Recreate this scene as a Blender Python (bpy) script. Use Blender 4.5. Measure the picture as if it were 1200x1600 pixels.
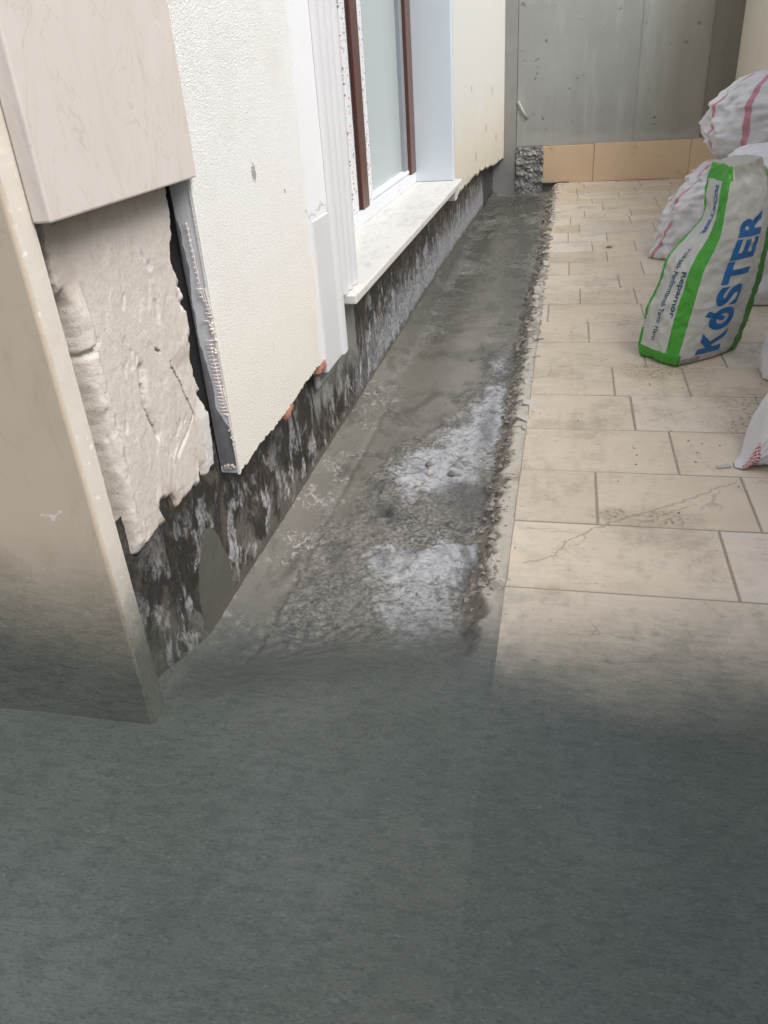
import bpy, bmesh, math, random
import numpy as np
from mathutils import Vector, Matrix

random.seed(7)
scene = bpy.context.scene
for o in list(bpy.data.objects):
    bpy.data.objects.remove(o)

# ------------------------------------------------------------------ camera
cam_data = bpy.data.cameras.new('camera')
cam = bpy.data.objects.new('camera', cam_data)
scene.collection.objects.link(cam)
R = Matrix(((0.9764700538820023, 0.048274839785982196, -0.2101803361766215),
            (0.20620823479673375, -0.4942876697775844, 0.8444867455489523),
            (-0.06312208625905036, -0.8679569340407873, -0.4926117770382896)))
M4 = Matrix(((R[0][0], -R[0][1], -R[0][2], 0.0),
             (R[1][0], -R[1][1], -R[1][2], 0.0),
             (R[2][0], -R[2][1], -R[2][2], 1.05),
             (0, 0, 0, 1)))
cam.matrix_world = M4
cam_data.sensor_fit = 'VERTICAL'
cam_data.sensor_height = 24.0
cam_data.lens = 1216.24 / 1600 * 24.0
cam_data.clip_start = 0.02
cam_data.clip_end = 200
scene.camera = cam

# ------------------------------------------------------------------ world, sun, exposure
world = bpy.data.worlds.new("World")
scene.world = world
world.use_nodes = True
wn = world.node_tree.nodes
wl = world.node_tree.links
bg = wn['Background']
sky = wn.new('ShaderNodeTexSky')
sky.sky_type = 'NISHITA'
sky.sun_disc = False
SUN_EL, SUN_AZ = math.radians(52), math.radians(115)   # azimuth clockwise from +Y
sky.sun_elevation = SUN_EL
sky.sun_rotation = SUN_AZ
sky.air_density = 1.0
sky.dust_density = 4.0
hsv = wn.new('ShaderNodeHueSaturation')
hsv.inputs['Saturation'].default_value = 0.62
wl.new(sky.outputs[0], hsv.inputs['Color'])
wl.new(hsv.outputs[0], bg.inputs['Color'])
bg.inputs['Strength'].default_value = 0.13
sun_data = bpy.data.lights.new('sun', 'SUN')
sun_data.energy = 1.5
sun_data.angle = math.radians(34)
sun_data.color = (1.0, 0.97, 0.93)
sun = bpy.data.objects.new('sun', sun_data)
scene.collection.objects.link(sun)
sd = Vector((math.sin(SUN_AZ) * math.cos(SUN_EL), math.cos(SUN_AZ) * math.cos(SUN_EL), math.sin(SUN_EL)))
sun.rotation_euler = sd.to_track_quat('Z', 'Y').to_euler()
sun.location = (3, -2, 6)
vs = scene.view_settings
vs.view_transform = 'Standard'
vs.look = 'None'
vs.exposure = 0.66
vs.gamma = 1.0
vs.use_curve_mapping = False

# ------------------------------------------------------------------ numpy noise
_rng = np.random.RandomState(3)
_perm = np.tile(_rng.permutation(256), 3)
_grad = _rng.randn(256, 3)
_grad /= np.linalg.norm(_grad, axis=1)[:, None]


def perlin(x, y, z=0.0):
    x, y, z = np.broadcast_arrays(np.asarray(x, float), np.asarray(y, float), np.asarray(z, float))
    xi, yi, zi = np.floor(x).astype(int), np.floor(y).astype(int), np.floor(z).astype(int)
    xf, yf, zf = x - xi, y - yi, z - zi
    xi &= 255; yi &= 255; zi &= 255
    fade = lambda t: t * t * t * (t * (t * 6 - 15) + 10)
    u, v, w = fade(xf), fade(yf), fade(zf)

    def g(a, b, c):
        h = _perm[_perm[_perm[xi + a] + yi + b] + zi + c]
        gr = _grad[h]
        return gr[..., 0] * (xf - a) + gr[..., 1] * (yf - b) + gr[..., 2] * (zf - c)
    l = lambda a, b, t: a + (b - a) * t
    return 1.5 * l(l(l(g(0, 0, 0), g(1, 0, 0), u), l(g(0, 1, 0), g(1, 1, 0), u), v),
                   l(l(g(0, 0, 1), g(1, 0, 1), u), l(g(0, 1, 1), g(1, 1, 1), u), v), w)


def fbm(x, y, z=0.0, o=4):
    s, a, t = 0, 0.5, 1.0
    for i in range(o):
        s = s + a * perlin(np.asarray(x) * t + 17.3 * i, np.asarray(y) * t - 9.1 * i, np.asarray(z) * t + 3.7 * i)
        a *= 0.5
        t *= 2.03
    return s


def sstep(a, b, x):
    t = np.clip((np.asarray(x, float) - a) / (b - a), 0, 1)
    return t * t * (3 - 2 * t)


# ------------------------------------------------------------------ node helper
class NT:
    def __init__(self, name):
        self.m = bpy.data.materials.new(name)
        self.m.use_nodes = True
        self.t = self.m.node_tree
        self.n = self.t.nodes
        self.b = self.n['Principled BSDF']
        self._pos = None

    def _set(self, sock, v):
        if isinstance(v, bpy.types.NodeSocket):
            self.t.links.new(v, sock)
        elif v is not None:
            if hasattr(sock.default_value, '__len__') and not hasattr(v, '__len__'):
                v = (v,) * len(sock.default_value)
            elif hasattr(v, '__len__') and len(v) == 3 and len(sock.default_value) == 4:
                v = tuple(v) + (1.0,)
            sock.default_value = v

    def pos(self):
        if self._pos is None:
            self._pos = self.n.new('ShaderNodeNewGeometry').outputs['Position']
        return self._pos

    def normal(self):
        return self.n.new('ShaderNodeNewGeometry').outputs['Normal']

    def uv(self):
        return self.n.new('ShaderNodeTexCoord').outputs['UV']

    def attr(self, name):
        a = self.n.new('ShaderNodeAttribute')
        a.attribute_name = name
        return a.outputs['Fac']

    def rnd(self):
        return self.n.new('ShaderNodeObjectInfo').outputs['Random']

    def sep(self, v):
        s = self.n.new('ShaderNodeSeparateXYZ')
        self._set(s.inputs[0], v)
        return s.outputs

    def math(self, op, a, b=None, c=None, clamp=False):
        m = self.n.new('ShaderNodeMath')
        m.operation = op
        m.use_clamp = clamp
        for i, v in enumerate((a, b, c)):
            if v is not None:
                self._set(m.inputs[i], v)
        return m.outputs[0]

    def add(self, a, b): return self.math('ADD', a, b)
    def sub(self, a, b): return self.math('SUBTRACT', a, b)
    def mul(self, a, b): return self.math('MULTIPLY', a, b)
    def mx(self, a, b): return self.math('MAXIMUM', a, b)
    def mn(self, a, b): return self.math('MINIMUM', a, b)

    def ss(self, v, a, b):
        m = self.n.new('ShaderNodeMapRange')
        m.interpolation_type = 'SMOOTHSTEP'
        self._set(m.inputs['Value'], v)
        lo, hi = (a, b) if a < b else (b, a)
        m.inputs['From Min'].default_value = lo
        m.inputs['From Max'].default_value = hi
        m.inputs['To Min'].default_value = 0.0 if a < b else 1.0
        m.inputs['To Max'].default_value = 1.0 if a < b else 0.0
        return m.outputs[0]

    def rng(self, v, a, b):          # 1 inside [a,b]
        return self.mul(self.math('GREATER_THAN', v, a), self.math('LESS_THAN', v, b))

    def vmul(self, v, s):
        m = self.n.new('ShaderNodeVectorMath')
        m.operation = 'MULTIPLY'
        self._set(m.inputs[0], v)
        m.inputs[1].default_value = s
        return m.outputs[0]

    def vadd(self, a, b):
        m = self.n.new('ShaderNodeVectorMath')
        m.operation = 'ADD'
        self._set(m.inputs[0], a)
        self._set(m.inputs[1], b)
        return m.outputs[0]

    def noise(self, scale, detail=4, rough=0.55, vec=None, dist=0.0):
        n = self.n.new('ShaderNodeTexNoise')
        self._set(n.inputs['Vector'], vec if vec is not None else self.pos())
        n.inputs['Scale'].default_value = scale
        n.inputs['Detail'].default_value = detail
        n.inputs['Roughness'].default_value = rough
        n.inputs['Distortion'].default_value = dist
        return n.outputs['Fac']

    def ncol(self, scale, detail=2, vec=None):
        n = self.n.new('ShaderNodeTexNoise')
        self._set(n.inputs['Vector'], vec if vec is not None else self.pos())
        n.inputs['Scale'].default_value = scale
        n.inputs['Detail'].default_value = detail
        return n.outputs['Color']

    def vor(self, scale, vec=None, feature='F1', out='Distance'):
        n = self.n.new('ShaderNodeTexVoronoi')
        n.feature = feature
        self._set(n.inputs['Vector'], vec if vec is not None else self.pos())
        n.inputs['Scale'].default_value = scale
        return n.outputs[out]

    def mix(self, f, a, b, mode='MIX'):
        m = self.n.new('ShaderNodeMix')
        m.data_type = 'RGBA'
        m.blend_type = mode
        m.clamp_factor = True
        self._set(m.inputs[0], f)
        self._set(m.inputs[6], a)
        self._set(m.inputs[7], b)
        return m.outputs[2]

    def ramp(self, f, stops):
        r = self.n.new('ShaderNodeValToRGB')
        self._set(r.inputs[0], f)
        e = r.color_ramp.elements
        while len(e) < len(stops):
            e.new(0.5)
        for el, (p, c) in zip(e, stops):
            el.position = p
            el.color = (c, c, c, 1) if not hasattr(c, '__len__') else tuple(c) + (1,)
        return r.outputs[0]

    def bump(self, h, strength=0.4, dist=0.002, nrm=None):
        b = self.n.new('ShaderNodeBump')
        b.inputs['Strength'].default_value = strength
        b.inputs['Distance'].default_value = dist
        self._set(b.inputs['Height'], h)
        if nrm is not None:
            self._set(b.inputs['Normal'], nrm)
        return b.outputs[0]

    def out(self, col=None, rough=None, nrm=None, spec=None, metallic=None, coat=None, trans=None):
        I = self.b.inputs
        for k, v in (('Base Color', col), ('Roughness', rough), ('Normal', nrm), ('Specular IOR Level', spec),
                     ('Metallic', metallic), ('Coat Weight', coat), ('Transmission Weight', trans)):
            if v is not None:
                self._set(I[k], v)
        return self.m


def invented_coat(k, col, rough, nrm, mask):
    """made-up grey-green coat for a blurred foreground, mixed over whatever lies under it (coverage = mask)"""
    p = k.pos()
    a = k.noise(1.0, 5, 0.7, k.vmul(p, (26, 64, 64)), .25)
    b = k.noise(1.0, 4, 0.7, k.vmul(p, (130, 300, 300)), .3)
    d = k.vor(1.0, k.vmul(k.vadd(p, k.vmul(k.ncol(30, 3), (.03, .03, .03))), (46, 82, 82)), 'F1')
    c = k.noise(1.5, 3, 0.5)
    big = k.noise(3.5, 4, 0.6)
    g = k.mix(k.ss(c, .40, .60), (0.072, 0.084, 0.072), (0.070, 0.083, 0.078))
    g = k.mix(k.mul(k.ss(big, .42, .72), .55), g, (0.106, 0.119, 0.110))
    g = k.mix(k.mul(k.ss(big, .46, .28), .45), g, (0.047, 0.059, 0.056))
    g = k.mix(k.mul(k.ss(a, .45, .62), .40), g, (0.034, 0.046, 0.045))
    g = k.mix(k.mul(k.ss(d, .30, .05), .35), g, (0.118, 0.136, 0.130))
    g = k.mix(k.mul(k.ss(b, .53, .64), .5), g, (0.020, 0.027, 0.027))
    g = k.mix(k.mul(k.ss(b, .42, .32), .45), g, (0.150, 0.168, 0.158))
    h = k.add(a, k.mul(b, .45))
    gn = k.bump(h, .6, .003)
    mm = k.math('ADD', mask, k.mul(k.sub(k.add(k.mul(a, .6), k.mul(b, .4)), .5), k.mul(k.mul(mask, k.sub(1.0, mask)), 2.6)), clamp=True)
    mixn = k.n.new('ShaderNodeMix')
    mixn.data_type = 'VECTOR'
    k._set(mixn.inputs[0], mask)
    if nrm is None:
        nrm = k.normal()
    k._set(mixn.inputs[4], nrm)
    k._set(mixn.inputs[5], gn)
    return k.mix(mm, col, g), k.mix(mm, rough, (.62, .62, .62)), mixn.outputs[1]


# ------------------------------------------------------------------ materials
MT = {}

# made-up foreground coat fades in along the passage: bare beyond Y=1.55, fully coated nearer than 0.85
def floor_mask(k, lo=1.60, hi=1.04):
    x, y, z = k.sep(k.pos())
    n = k.sub(k.noise(5, 5, .6), .5)
    return k.ss(k.add(y, k.mul(n, .20)), lo, hi)

# travertine floor tile
k = NT('travertine_tile')
p = k.pos(); r = k.rnd()
off = k.n.new('ShaderNodeCombineXYZ'); k._set(off.inputs[2], k.mul(r, 9.0)); k._set(off.inputs[0], k.mul(r, 5.0))
pv = k.vadd(p, off.outputs[0])
streak = k.noise(1, 6, .62, k.vmul(pv, (4, 34, 20)), .8)
cloud = k.noise(6, 4, .55, pv)
col = k.mix(streak, (.595, .495, .375), (.715, .625, .505))
col = k.mix(k.mul(k.ss(cloud, .42, .7), .55), col, (.585, .485, .36))
col = k.mix(k.mul(k.ss(r, .5, 1.0), .55), col, (.70, .655, .585))
col = k.mix(k.mul(k.ss(r, .35, .0), .45), col, (.53, .45, .345))
pore = k.noise(1, 5, .7, k.vmul(pv, (38, 120, 60)), .5)
pmask = k.mul(k.ss(pore, .61, .69), k.ss(k.noise(7, 3, .5, pv), .42, .60))
col = k.mix(k.mul(pmask, .8), col, (.20, .15, .10))
wv = k.vadd(p, k.vmul(k.ncol(9, 4), (.16, .16, 0)))
cr = k.vor(2.3, k.vmul(wv, (.8, 1.6, 0)), 'DISTANCE_TO_EDGE')
crm = k.mul(k.mul(k.ss(cr, .009, .002), k.ss(k.noise(2.2, 2), .52, .60)), .7)
wq = k.vadd(p, k.vmul(k.ncol(28, 4), (.035, .035, 0)))
wx, wy_, _z = k.sep(wq)
def crack(a, b, w):
    ax, ay = a[0] + .0175, a[1] + .0175
    bx, by = b[0] - a[0], b[1] - a[1]
    L2 = bx * bx + by * by
    px, py = k.sub(wx, ax), k.sub(wy_, ay)
    t_ = k.math('MULTIPLY', k.add(k.mul(px, bx / L2), k.mul(py, by / L2)), 1.0, clamp=True)
    ex, ey = k.sub(px, k.mul(t_, bx)), k.sub(py, k.mul(t_, by))
    return k.ss(k.add(k.mul(ex, ex), k.mul(ey, ey)), w * w, w * w * .15)
CK = [(-.057, 1.589), (.015, 1.631), (.04, 1.702), (.111, 1.775), (.226, 1.856), (.329, 1.928), (.495, 2.064)]
CK2 = [(.207, 1.790), (.352, 1.912)]
for a_, b_ in zip(CK[:-1], CK[1:]):
    crm = k.mx(crm, k.mul(crack(a_, b_, .0035), .8))
crm = k.mx(crm, k.mul(crack(CK2[0], CK2[1], .003), .6))
col = k.mix(k.mul(crm, .55), col, (.22, .17, .12))
# trodden-in cement dust and soot smudges
dn = k.noise(3.2, 5, .65)
x, y, z = k.sep(p)
dirt = k.mul(k.ss(k.add(dn, k.mul(k.sub(k.noise(26, 5, .7), .5), .6)), .46, .74), .60)
col = k.mix(dirt, col, (.30, .26, .20))
sp = k.mul(k.ss(k.noise(60, 4, .6), .63, .70), k.ss(k.noise(4.5, 3, .55), .52, .66))
col = k.mix(k.mul(sp, .85), col, (.10, .085, .065))
def spot(cx, cy, rx, ry):
    dx = k.math('POWER', k.mul(k.sub(x, cx), 1 / rx), 2.0)
    dy = k.math('POWER', k.mul(k.sub(y, cy), 1 / ry), 2.0)
    return k.ss(k.add(k.add(dx, dy), k.mul(k.sub(k.noise(14, 4), .5), 1.6)), 1.1, .1)
grit = k.ss(k.noise(75, 4, .65), .50, .62)
for cx, cy, rx, ry, w in ((.285, 1.84, .09, .05, .8), (.16, 1.85, .04, .05, .8), (.80, 2.55, .30, .28, .95), (.36, 2.96, .18, .10, .8),
                          (.66, 2.45, .2, .12, .6), (.30, 5.9, .35, .3, .4), (.25, 4.0, .4, .2, .4)):
    col = k.mix(k.mul(k.mul(spot(cx, cy, rx, ry), grit), w), col, (.13, .10, .075))
    col = k.mix(k.mul(spot(cx, cy, rx * 1.2, ry * 1.2), w * .35), col, (.33, .26, .18))
fp = k.mul(k.ss(k.noise(1, 5, .6, k.vmul(p, (9, 5, 1)), .8), .57, .66), k.ss(k.noise(70, 4, .7), .42, .6))
col = k.mix(k.mul(fp, .5), col, (.36, .33, .28))
# grey cement smears beside the trench
edge = k.mul(k.ss(k.add(x, k.mul(k.sub(k.noise(9, 4), .5), .25)), .04, -.10), k.ss(k.noise(18, 4), .42, .62))
col = k.mix(k.mul(edge, .5), col, (.42, .40, .36))
nrm = k.bump(k.sub(streak, k.mul(k.add(pmask, crm), 1.5)), .4, .003)
c2, r2, n2 = invented_coat(k, col, (.42, .42, .42), nrm, floor_mask(k))
MT['tile'] = k.out(c2, r2, n2, .35)

k = NT('grout')
c = k.mix(k.noise(40, 4), (.25, .215, .175), (.38, .335, .28))
MT['grout'] = k.out(c, .9, k.bump(k.noise(200, 3), .4, .002))

# skirting tile
k = NT('skirting_tile')
pv = k.pos()
s = k.noise(1, 5, .6, k.vmul(pv, (4, 4, 12)), .6)
c = k.mix(s, (.62, .46, .30), (.74, .58, .41))
c = k.mix(k.mul(k.rnd(), .4), c, (.62, .45, .28))
c = k.mix(k.mul(k.ss(k.noise(6, 4), .55, .75), .5), c, (.36, .24, .15))
MT['skirting'] = k.out(c, .38, k.bump(s, .15, .002))

# polished pillar stone
for PN, PS in (('stone', ((.50, .405, .30), (.62, .53, .425), (.43, .335, .235))), ('stone_pale', ((.60, .545, .50), (.70, .66, .625), (.53, .475, .425)))):
    k = NT('pillar_' + PN)
    p = k.pos()
    a = k.noise(1, 6, .6, k.vmul(p, (5, 5, 3)), 1.0)
    b = k.noise(1, 5, .65, k.vmul(p, (22, 22, 7)), .6)
    c = k.mix(a, PS[0], PS[1])
    c = k.mix(k.mul(k.ss(b, .5, .75), .45), c, PS[2])
    c = k.mix(k.mul(k.ss(k.noise(30, 3), .70, .74), .5), c, (.85, .80, .74))
    vein = k.ss(k.math('ABSOLUTE', k.sub(k.noise(1, 5, .6, k.vmul(p, (7, 7, 4)), 1.5), .5)), .012, .0)
    c = k.mix(k.mul(vein, .25), c, (.36, .30, .24))
    x, y, z = k.sep(p)
    msk = k.ss(k.add(k.add(z, k.mul(k.sub(k.noise(6, 5), .5), .15)), k.mul(k.math('ABSOLUTE', k.add(x, .7)), -.10)), .47, .09)
    msk = k.mul(msk, .94)
    c2, r2, n2 = invented_coat(k, c, (.30, .30, .30), k.bump(b, .06, .002), msk)
    MT[PN] = k.out(c2, r2, n2, .45)

# sawn stone edge
k = NT('sawn_stone')
p = k.pos()
c = k.mix(k.noise(14, 5), (.60, .55, .48), (.76, .72, .66))
ch = k.ss(k.noise(70, 4), .62, .70)
c = k.mix(k.mul(ch, .7), c, (.90, .88, .85))
MT['sawn_loose'] = None
x, y, z = k.sep(p)
c2, r2, n2 = invented_coat(k, c, (.5, .5, .5), k.bump(k.noise(120, 4), .35, .002), k.mul(k.ss(k.add(z, k.mul(k.sub(k.noise(9, 5), .5), .12)), .44, .12), .94))
MT['sawn'] = k.out(c2, r2, n2)

# bedding mortar on the pillar
k = NT('bedding_mortar')
p = k.pos()
a = k.noise(9, 6, .6); b = k.noise(70, 5, .65)
c = k.mix(a, (.53, .485, .44), (.66, .62, .575))
c = k.mix(k.mul(k.ss(b, .5, .72), .35), c, (.38, .34, .30))
c = k.mix(k.attr('pale'), c, (.60, .60, .60))
c = k.mix(k.attr('brown'), c, (.28, .20, .14))
c = k.mix(k.mul(k.ss(k.noise(260, 2), .66, .72), .5), c, (.24, .21, .19))
MT['mortar'] = k.out(c, .9, k.bump(k.add(b, k.mul(k.noise(300, 3), .6)), .6, .003))

# spray stucco
def stucco_mat(name, base, warm_bounce, band=None):
    k = NT(name)
    p = k.pos(); x, y, z = k.sep(p)
    v1 = k.noise(190, 3, .7); v2 = k.vor(210)
    c = k.mix(k.ss(k.add(z, k.mul(k.sub(k.noise(3, 3), .5), .5)), .95, .35), base, warm_bounce)  # lower wall tinted warm: bounce light off the tiles put into the colour
    c = k.mix(k.mul(k.ss(k.noise(5, 4), .5, .8), .3), c, (.70, .68, .63))
    c = k.mix(k.mul(k.ss(v1, .46, .30), .40), c, (.45, .44, .40))
    for cy, cz, rr in ((1.82, .865, .016), (2.02, .80, .006), (6.9, .60, .03), (7.3, .85, .03), (6.3, .45, .03), (7.6, .48, .03), (6.1, .9, .02)):
        d = k.add(k.math('POWER', k.mul(k.sub(y, cy), 1 / rr), 2.0), k.math('POWER', k.mul(k.sub(z, cz), .8 / rr), 2.0))
        c = k.mix(k.mul(k.ss(k.add(d, k.mul(k.sub(k.noise(120, 3), .5), 3.0)), 1.1, .5), .8), c, (.27, .25, .23))
    # splashes of grey mortar low on the wall
    spl = k.mul(k.ss(k.noise(1, 4, .6, k.vmul(p, (40, 18, 30))), .60, .68), k.ss(z, .60, .33))
    c = k.mix(k.mul(k.mul(spl, .6), k.ss(y, 5.2, 5.8)), c, (.25, .23, .2))
    h = k.noise(240, 3, .7)
    if band:
        bm_ = k.ss(k.add(y, k.mul(k.sub(k.noise(1, 4, .6, k.vmul(p, (9, 9, 5))), .5), .16)), band - .03, band + .03)
        c = k.mix(k.mul(bm_, .85), c, k.mix(k.noise(7, 4), (.70, .73, .77), (.80, .82, .84)))
        h = k.mul(h, k.sub(1.0, k.mul(bm_, .8)))
        ln = k.mul(k.ss(k.math('ABSOLUTE', k.sub(k.add(z, k.mul(k.sub(k.noise(14, 5), .5), .16)), .715)), .006, .001), k.ss(y, band - .06, band + .02))
        c = k.mix(k.mul(ln, .7), c, (.36, .36, .38))
    return k.out(c, .85, k.bump(h, 1.0, .0038))
MT['stucco'] = stucco_mat('spray_stucco', (.84, .85, .84), (.84, .81, .745), 2.19)
MT['stucco_far'] = stucco_mat('aged_stucco', (.66, .67, .64), (.64, .60, .51))

def plain(name, c0, c1, rough=.6, sc=12, bs=.2, bsc=80, bd=.002, **kw):
    k = NT(name)
    c = k.mix(k.noise(sc, 5, .6), c0, c1)
    return k.out(c, rough, k.bump(k.noise(bsc, 4), bs, bd), **kw)
MT['trim'] = plain('trim_paint', (.58, .59, .62), (.66, .66, .68), .6, 8, .25, 120)
MT['band'] = plain('band_paint', (.66, .68, .72), (.76, .77, .79), .6, 9, .3, 60)
MT['reveal'] = plain('reveal_paint', (.57, .645, .71), (.63, .695, .75), .55, 4, .1, 60)
MT['cream'] = plain('cream_plaster', (.66, .61, .51), (.73, .68, .58), .8, 5, .2, 60)
MT['eps'] = plain('insulation_grey', (.55, .56, .60), (.68, .69, .73), .85, 25, .4, 160)
MT['eps_dark'] = plain('insulation_dark', (.10, .105, .12), (.18, .185, .20), .85, 25, .4, 160)
MT['wire'] = plain('mesh_fibre', (.80, .77, .75), (.88, .78, .76), .6)
MT['brick'] = plain('brick_red', (.30, .11, .075), (.44, .23, .17), .9, 40, .5, 150)
MT['cavity'] = plain('cavity_shade', (.04, .04, .042), (.075, .073, .072), .95, 15, .4, 80)  # near-black: shade of the open cavity put into the concrete colour
MT['pvc_white'] = plain('white_pvc', (.66, .70, .74), (.74, .77, .80), .35, 6, .05, 50)
MT['pvc_brown'] = plain('brown_pvc', (.075, .028, .020), (.11, .045, .034), .35, 20, .1, 60)
MT['gasket'] = plain('dark_gasket', (.03, .03, .035), (.05, .05, .055), .5)
MT['pebble'] = plain('pebble', (.10, .095, .085), (.32, .30, .27), .85, 30)
MT['chunk'] = plain('broken_screed', (.14, .128, .11), (.42, .395, .35), .9, 22, .7, 120, .004)
MT['pebble_pale'] = plain('pale_chip', (.40, .375, .335), (.56, .53, .48), .85, 30)

k = NT('frosted_pane')
p = k.pos()
c = k.mix(k.noise(1, 3, .5, k.vmul(p, (2, 2, .7))), (.38, .44, .45), (.46, .52, .53))
MT['pane'] = k.out(c, .16, None, .6)

k = NT('protective_tape')
p = k.pos(); x, y, z = k.sep(p)
d = k.noise(1, 3, .6, k.vmul(p, (4, 30, 75)))
e = k.noise(1, 3, .6, k.vmul(p, (1, 4, 9)))
c = k.mix(k.noise(30, 3), (.66, .68, .72), (.78, .78, .80))
c = k.mix(k.mul(k.ss(d, .58, .63), .8), c, k.mix(k.ss(e, .56, .60), (.10, .115, .17), (.48, .16, .16)))
MT['tape'] = k.out(c, .45)
k = NT('rail_film')
p = k.pos()
d = k.noise(1, 4, .7, k.vmul(p, (20, 26, 90)))
e = k.noise(1, 3, .5, k.vmul(p, (2, 3.1, 8)))
c = k.mix(k.mul(k.ss(d, .56, .62), k.ss(e, .50, .58)), (.68, .72, .76), (.55, .22, .22))
c = k.mix(k.mul(k.ss(d, .40, .34), k.ss(e, .50, .42)), c, (.38, .44, .52))
MT['film'] = k.out(c, .35)

# marble sill
k = NT('marble_sill')
p = k.pos()
a = k.noise(1, 6, .65, k.vmul(p, (16, 5, 10)), 1.2)
c = k.mix(k.ss(a, .45, .72), (.64, .635, .615), (.50, .485, .45))
c = k.mix(k.mul(k.ss(k.noise(1, 4, .7, k.vmul(p, (60, 22, 40))), .62, .70), .55), c, (.34, .31, .26))
MT['sill'] = k.out(c, .4, k.bump(a, .08, .002))

# bitumen-coated plinth with lime and mortar runs
k = NT('tarred_plinth')
p = k.pos(); x, y, z = k.sep(p)
wp = k.vadd(p, k.vmul(k.ncol(20, 3), (.02, .02, .05)))
v = k.noise(1, 6, .66, k.vmul(wp, (15, 15, 8)), .5)
f = k.noise(1, 5, .72, k.vmul(wp, (80, 80, 62)), .3)
big = k.noise(1, 3, .5, k.vmul(p, (3.2, 3.2, 3)))
c = k.mix(k.noise(60, 4), (.010, .010, .010), (.040, .036, .032))
c = k.mix(k.mul(k.ss(k.noise(1, 5, .65, k.vmul(wp, (14, 14, 10)), 1.0), .52, .66), .65), c, (.125, .105, .088))
wm = k.mul(k.ss(v, .50, .58), k.ss(f, .34, .60))
bl = k.noise(1, 5, .65, k.vmul(wp, (9, 9, 7)), .6)
c = k.mix(k.mul(k.mul(k.ss(bl, .46, .62), k.ss(z, .20, .0)), k.mul(k.ss(f, .25, .62), .75)), c, (.27, .255, .235))
lo = k.ss(k.add(z, k.mul(k.sub(big, .5), .55)), .27, .06)
c = k.mix(k.math('MULTIPLY', wm, k.add(.10, k.mul(lo, .80)), clamp=True), c, (.50, .50, .52))
farw = k.ss(k.add(y, k.mul(k.sub(big, .5), 1.6)), 2.6, 3.4)
c = k.mix(k.mul(k.mul(farw, k.ss(k.add(z, k.mul(k.sub(v, .5), 1.3)), .15, .05)), k.ss(f, .34, .6)), c, (.40, .43, .48))
dots = k.ss(k.noise(210, 3, .7), .60, .68)
c = k.mix(k.mul(dots, .35), c, (.36, .33, .30))
# trowelled grey patch near the pillar and wet mortar along the foot of the wall
dx = k.math('POWER', k.mul(k.sub(y, 1.36), 1 / .085), 2.0)
dz = k.math('POWER', k.mul(k.sub(z, .015), 1 / .17), 2.0)
pat = k.ss(k.add(k.add(dx, dz), k.mul(k.sub(k.noise(16, 4), .5), .9)), 1.08, .92)
c = k.mix(pat, c, (.105, .103, .090))
pat2 = k.mul(k.rng(y, 2.20, 2.78), k.ss(k.add(z, k.mul(k.sub(v, .5), .6)), .02, .20))
c = k.mix(k.mul(pat2, .85), c, (.26, .26, .255))
ft = k.ss(k.add(z, k.mul(k.sub(k.noise(22, 4), .5), .10)), -.015, -.04)
c = k.mix(ft, c, (.12, .112, .096))
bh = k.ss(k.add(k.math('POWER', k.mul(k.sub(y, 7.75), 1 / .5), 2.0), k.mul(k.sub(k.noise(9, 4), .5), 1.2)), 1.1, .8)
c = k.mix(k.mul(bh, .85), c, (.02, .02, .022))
nh = k.add(k.mul(v, .8), f)
nr = k.bump(k.mul(nh, k.sub(1.0, k.mul(pat, .9))), .6, .004)
msk = k.mul(k.ss(k.add(k.add(y, z), k.mul(k.sub(k.noise(6, 5), .5), .2)), 1.40, .98), .9)
c2, r2, n2 = invented_coat(k, c, k.mix(wm, (.45, .45, .45), (.85, .85, .85)), nr, msk)
MT['plinth'] = k.out(c2, r2, n2, .4)

# trench screed
k = NT('trench_screed')
p = k.pos(); x, y, z = k.sep(p)
n1 = k.noise(7, 5, .6); n2_ = k.noise(90, 5, .7); n3 = k.noise(34, 5, .65)
wet = k.mix(n1, (.150, .140, .118), (.225, .213, .184))
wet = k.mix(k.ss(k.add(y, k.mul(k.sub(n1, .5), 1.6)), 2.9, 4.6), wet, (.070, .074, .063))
rough_c = k.mix(k.ss(n2_, .36, .66), (.085, .081, .073), (.31, .30, .275))
rough_c = k.mix(k.mul(k.ss(n3, .54, .64), .8), rough_c, (.045, .045, .044))
c = k.mix(k.attr('rough'), wet, rough_c)
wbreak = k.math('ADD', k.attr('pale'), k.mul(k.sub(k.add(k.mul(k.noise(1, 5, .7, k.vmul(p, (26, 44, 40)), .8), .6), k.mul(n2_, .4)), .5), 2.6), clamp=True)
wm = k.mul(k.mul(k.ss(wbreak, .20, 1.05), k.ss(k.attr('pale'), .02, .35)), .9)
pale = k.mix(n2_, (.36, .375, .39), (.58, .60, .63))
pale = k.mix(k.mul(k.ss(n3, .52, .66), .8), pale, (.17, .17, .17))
c = k.mix(wm, c, pale)  # bluish pale patches laid over the screed where the mask is set
c = k.mix(k.mul(k.ss(k.noise(120, 3, .6), .62, .70), k.attr('rough')), c, (.035, .035, .035))
c = k.mix(k.mul(k.ss(k.noise(150, 3, .6), .63, .70), k.mul(k.attr('rough'), .6)), c, (.42, .41, .39))
damp = k.ss(k.noise(1, 5, .65, k.vmul(p, (7, 4, 7)), .6), .50, .66)
c = k.mix(k.mul(damp, .6), c, k.mix(n2_, (.04, .04, .038), (.10, .097, .088)))
flk = k.mul(k.mul(k.ss(k.noise(1, 5, .75, k.vmul(p, (60, 34, 50)), .8), .50, .62), k.ss(k.noise(9, 3), .45, .6)), k.mul(k.ss(x, -.55, -.66), k.ss(y, 3.4, 2.6)))
c = k.mix(k.mul(flk, .6), c, (.55, .54, .52))
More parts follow.
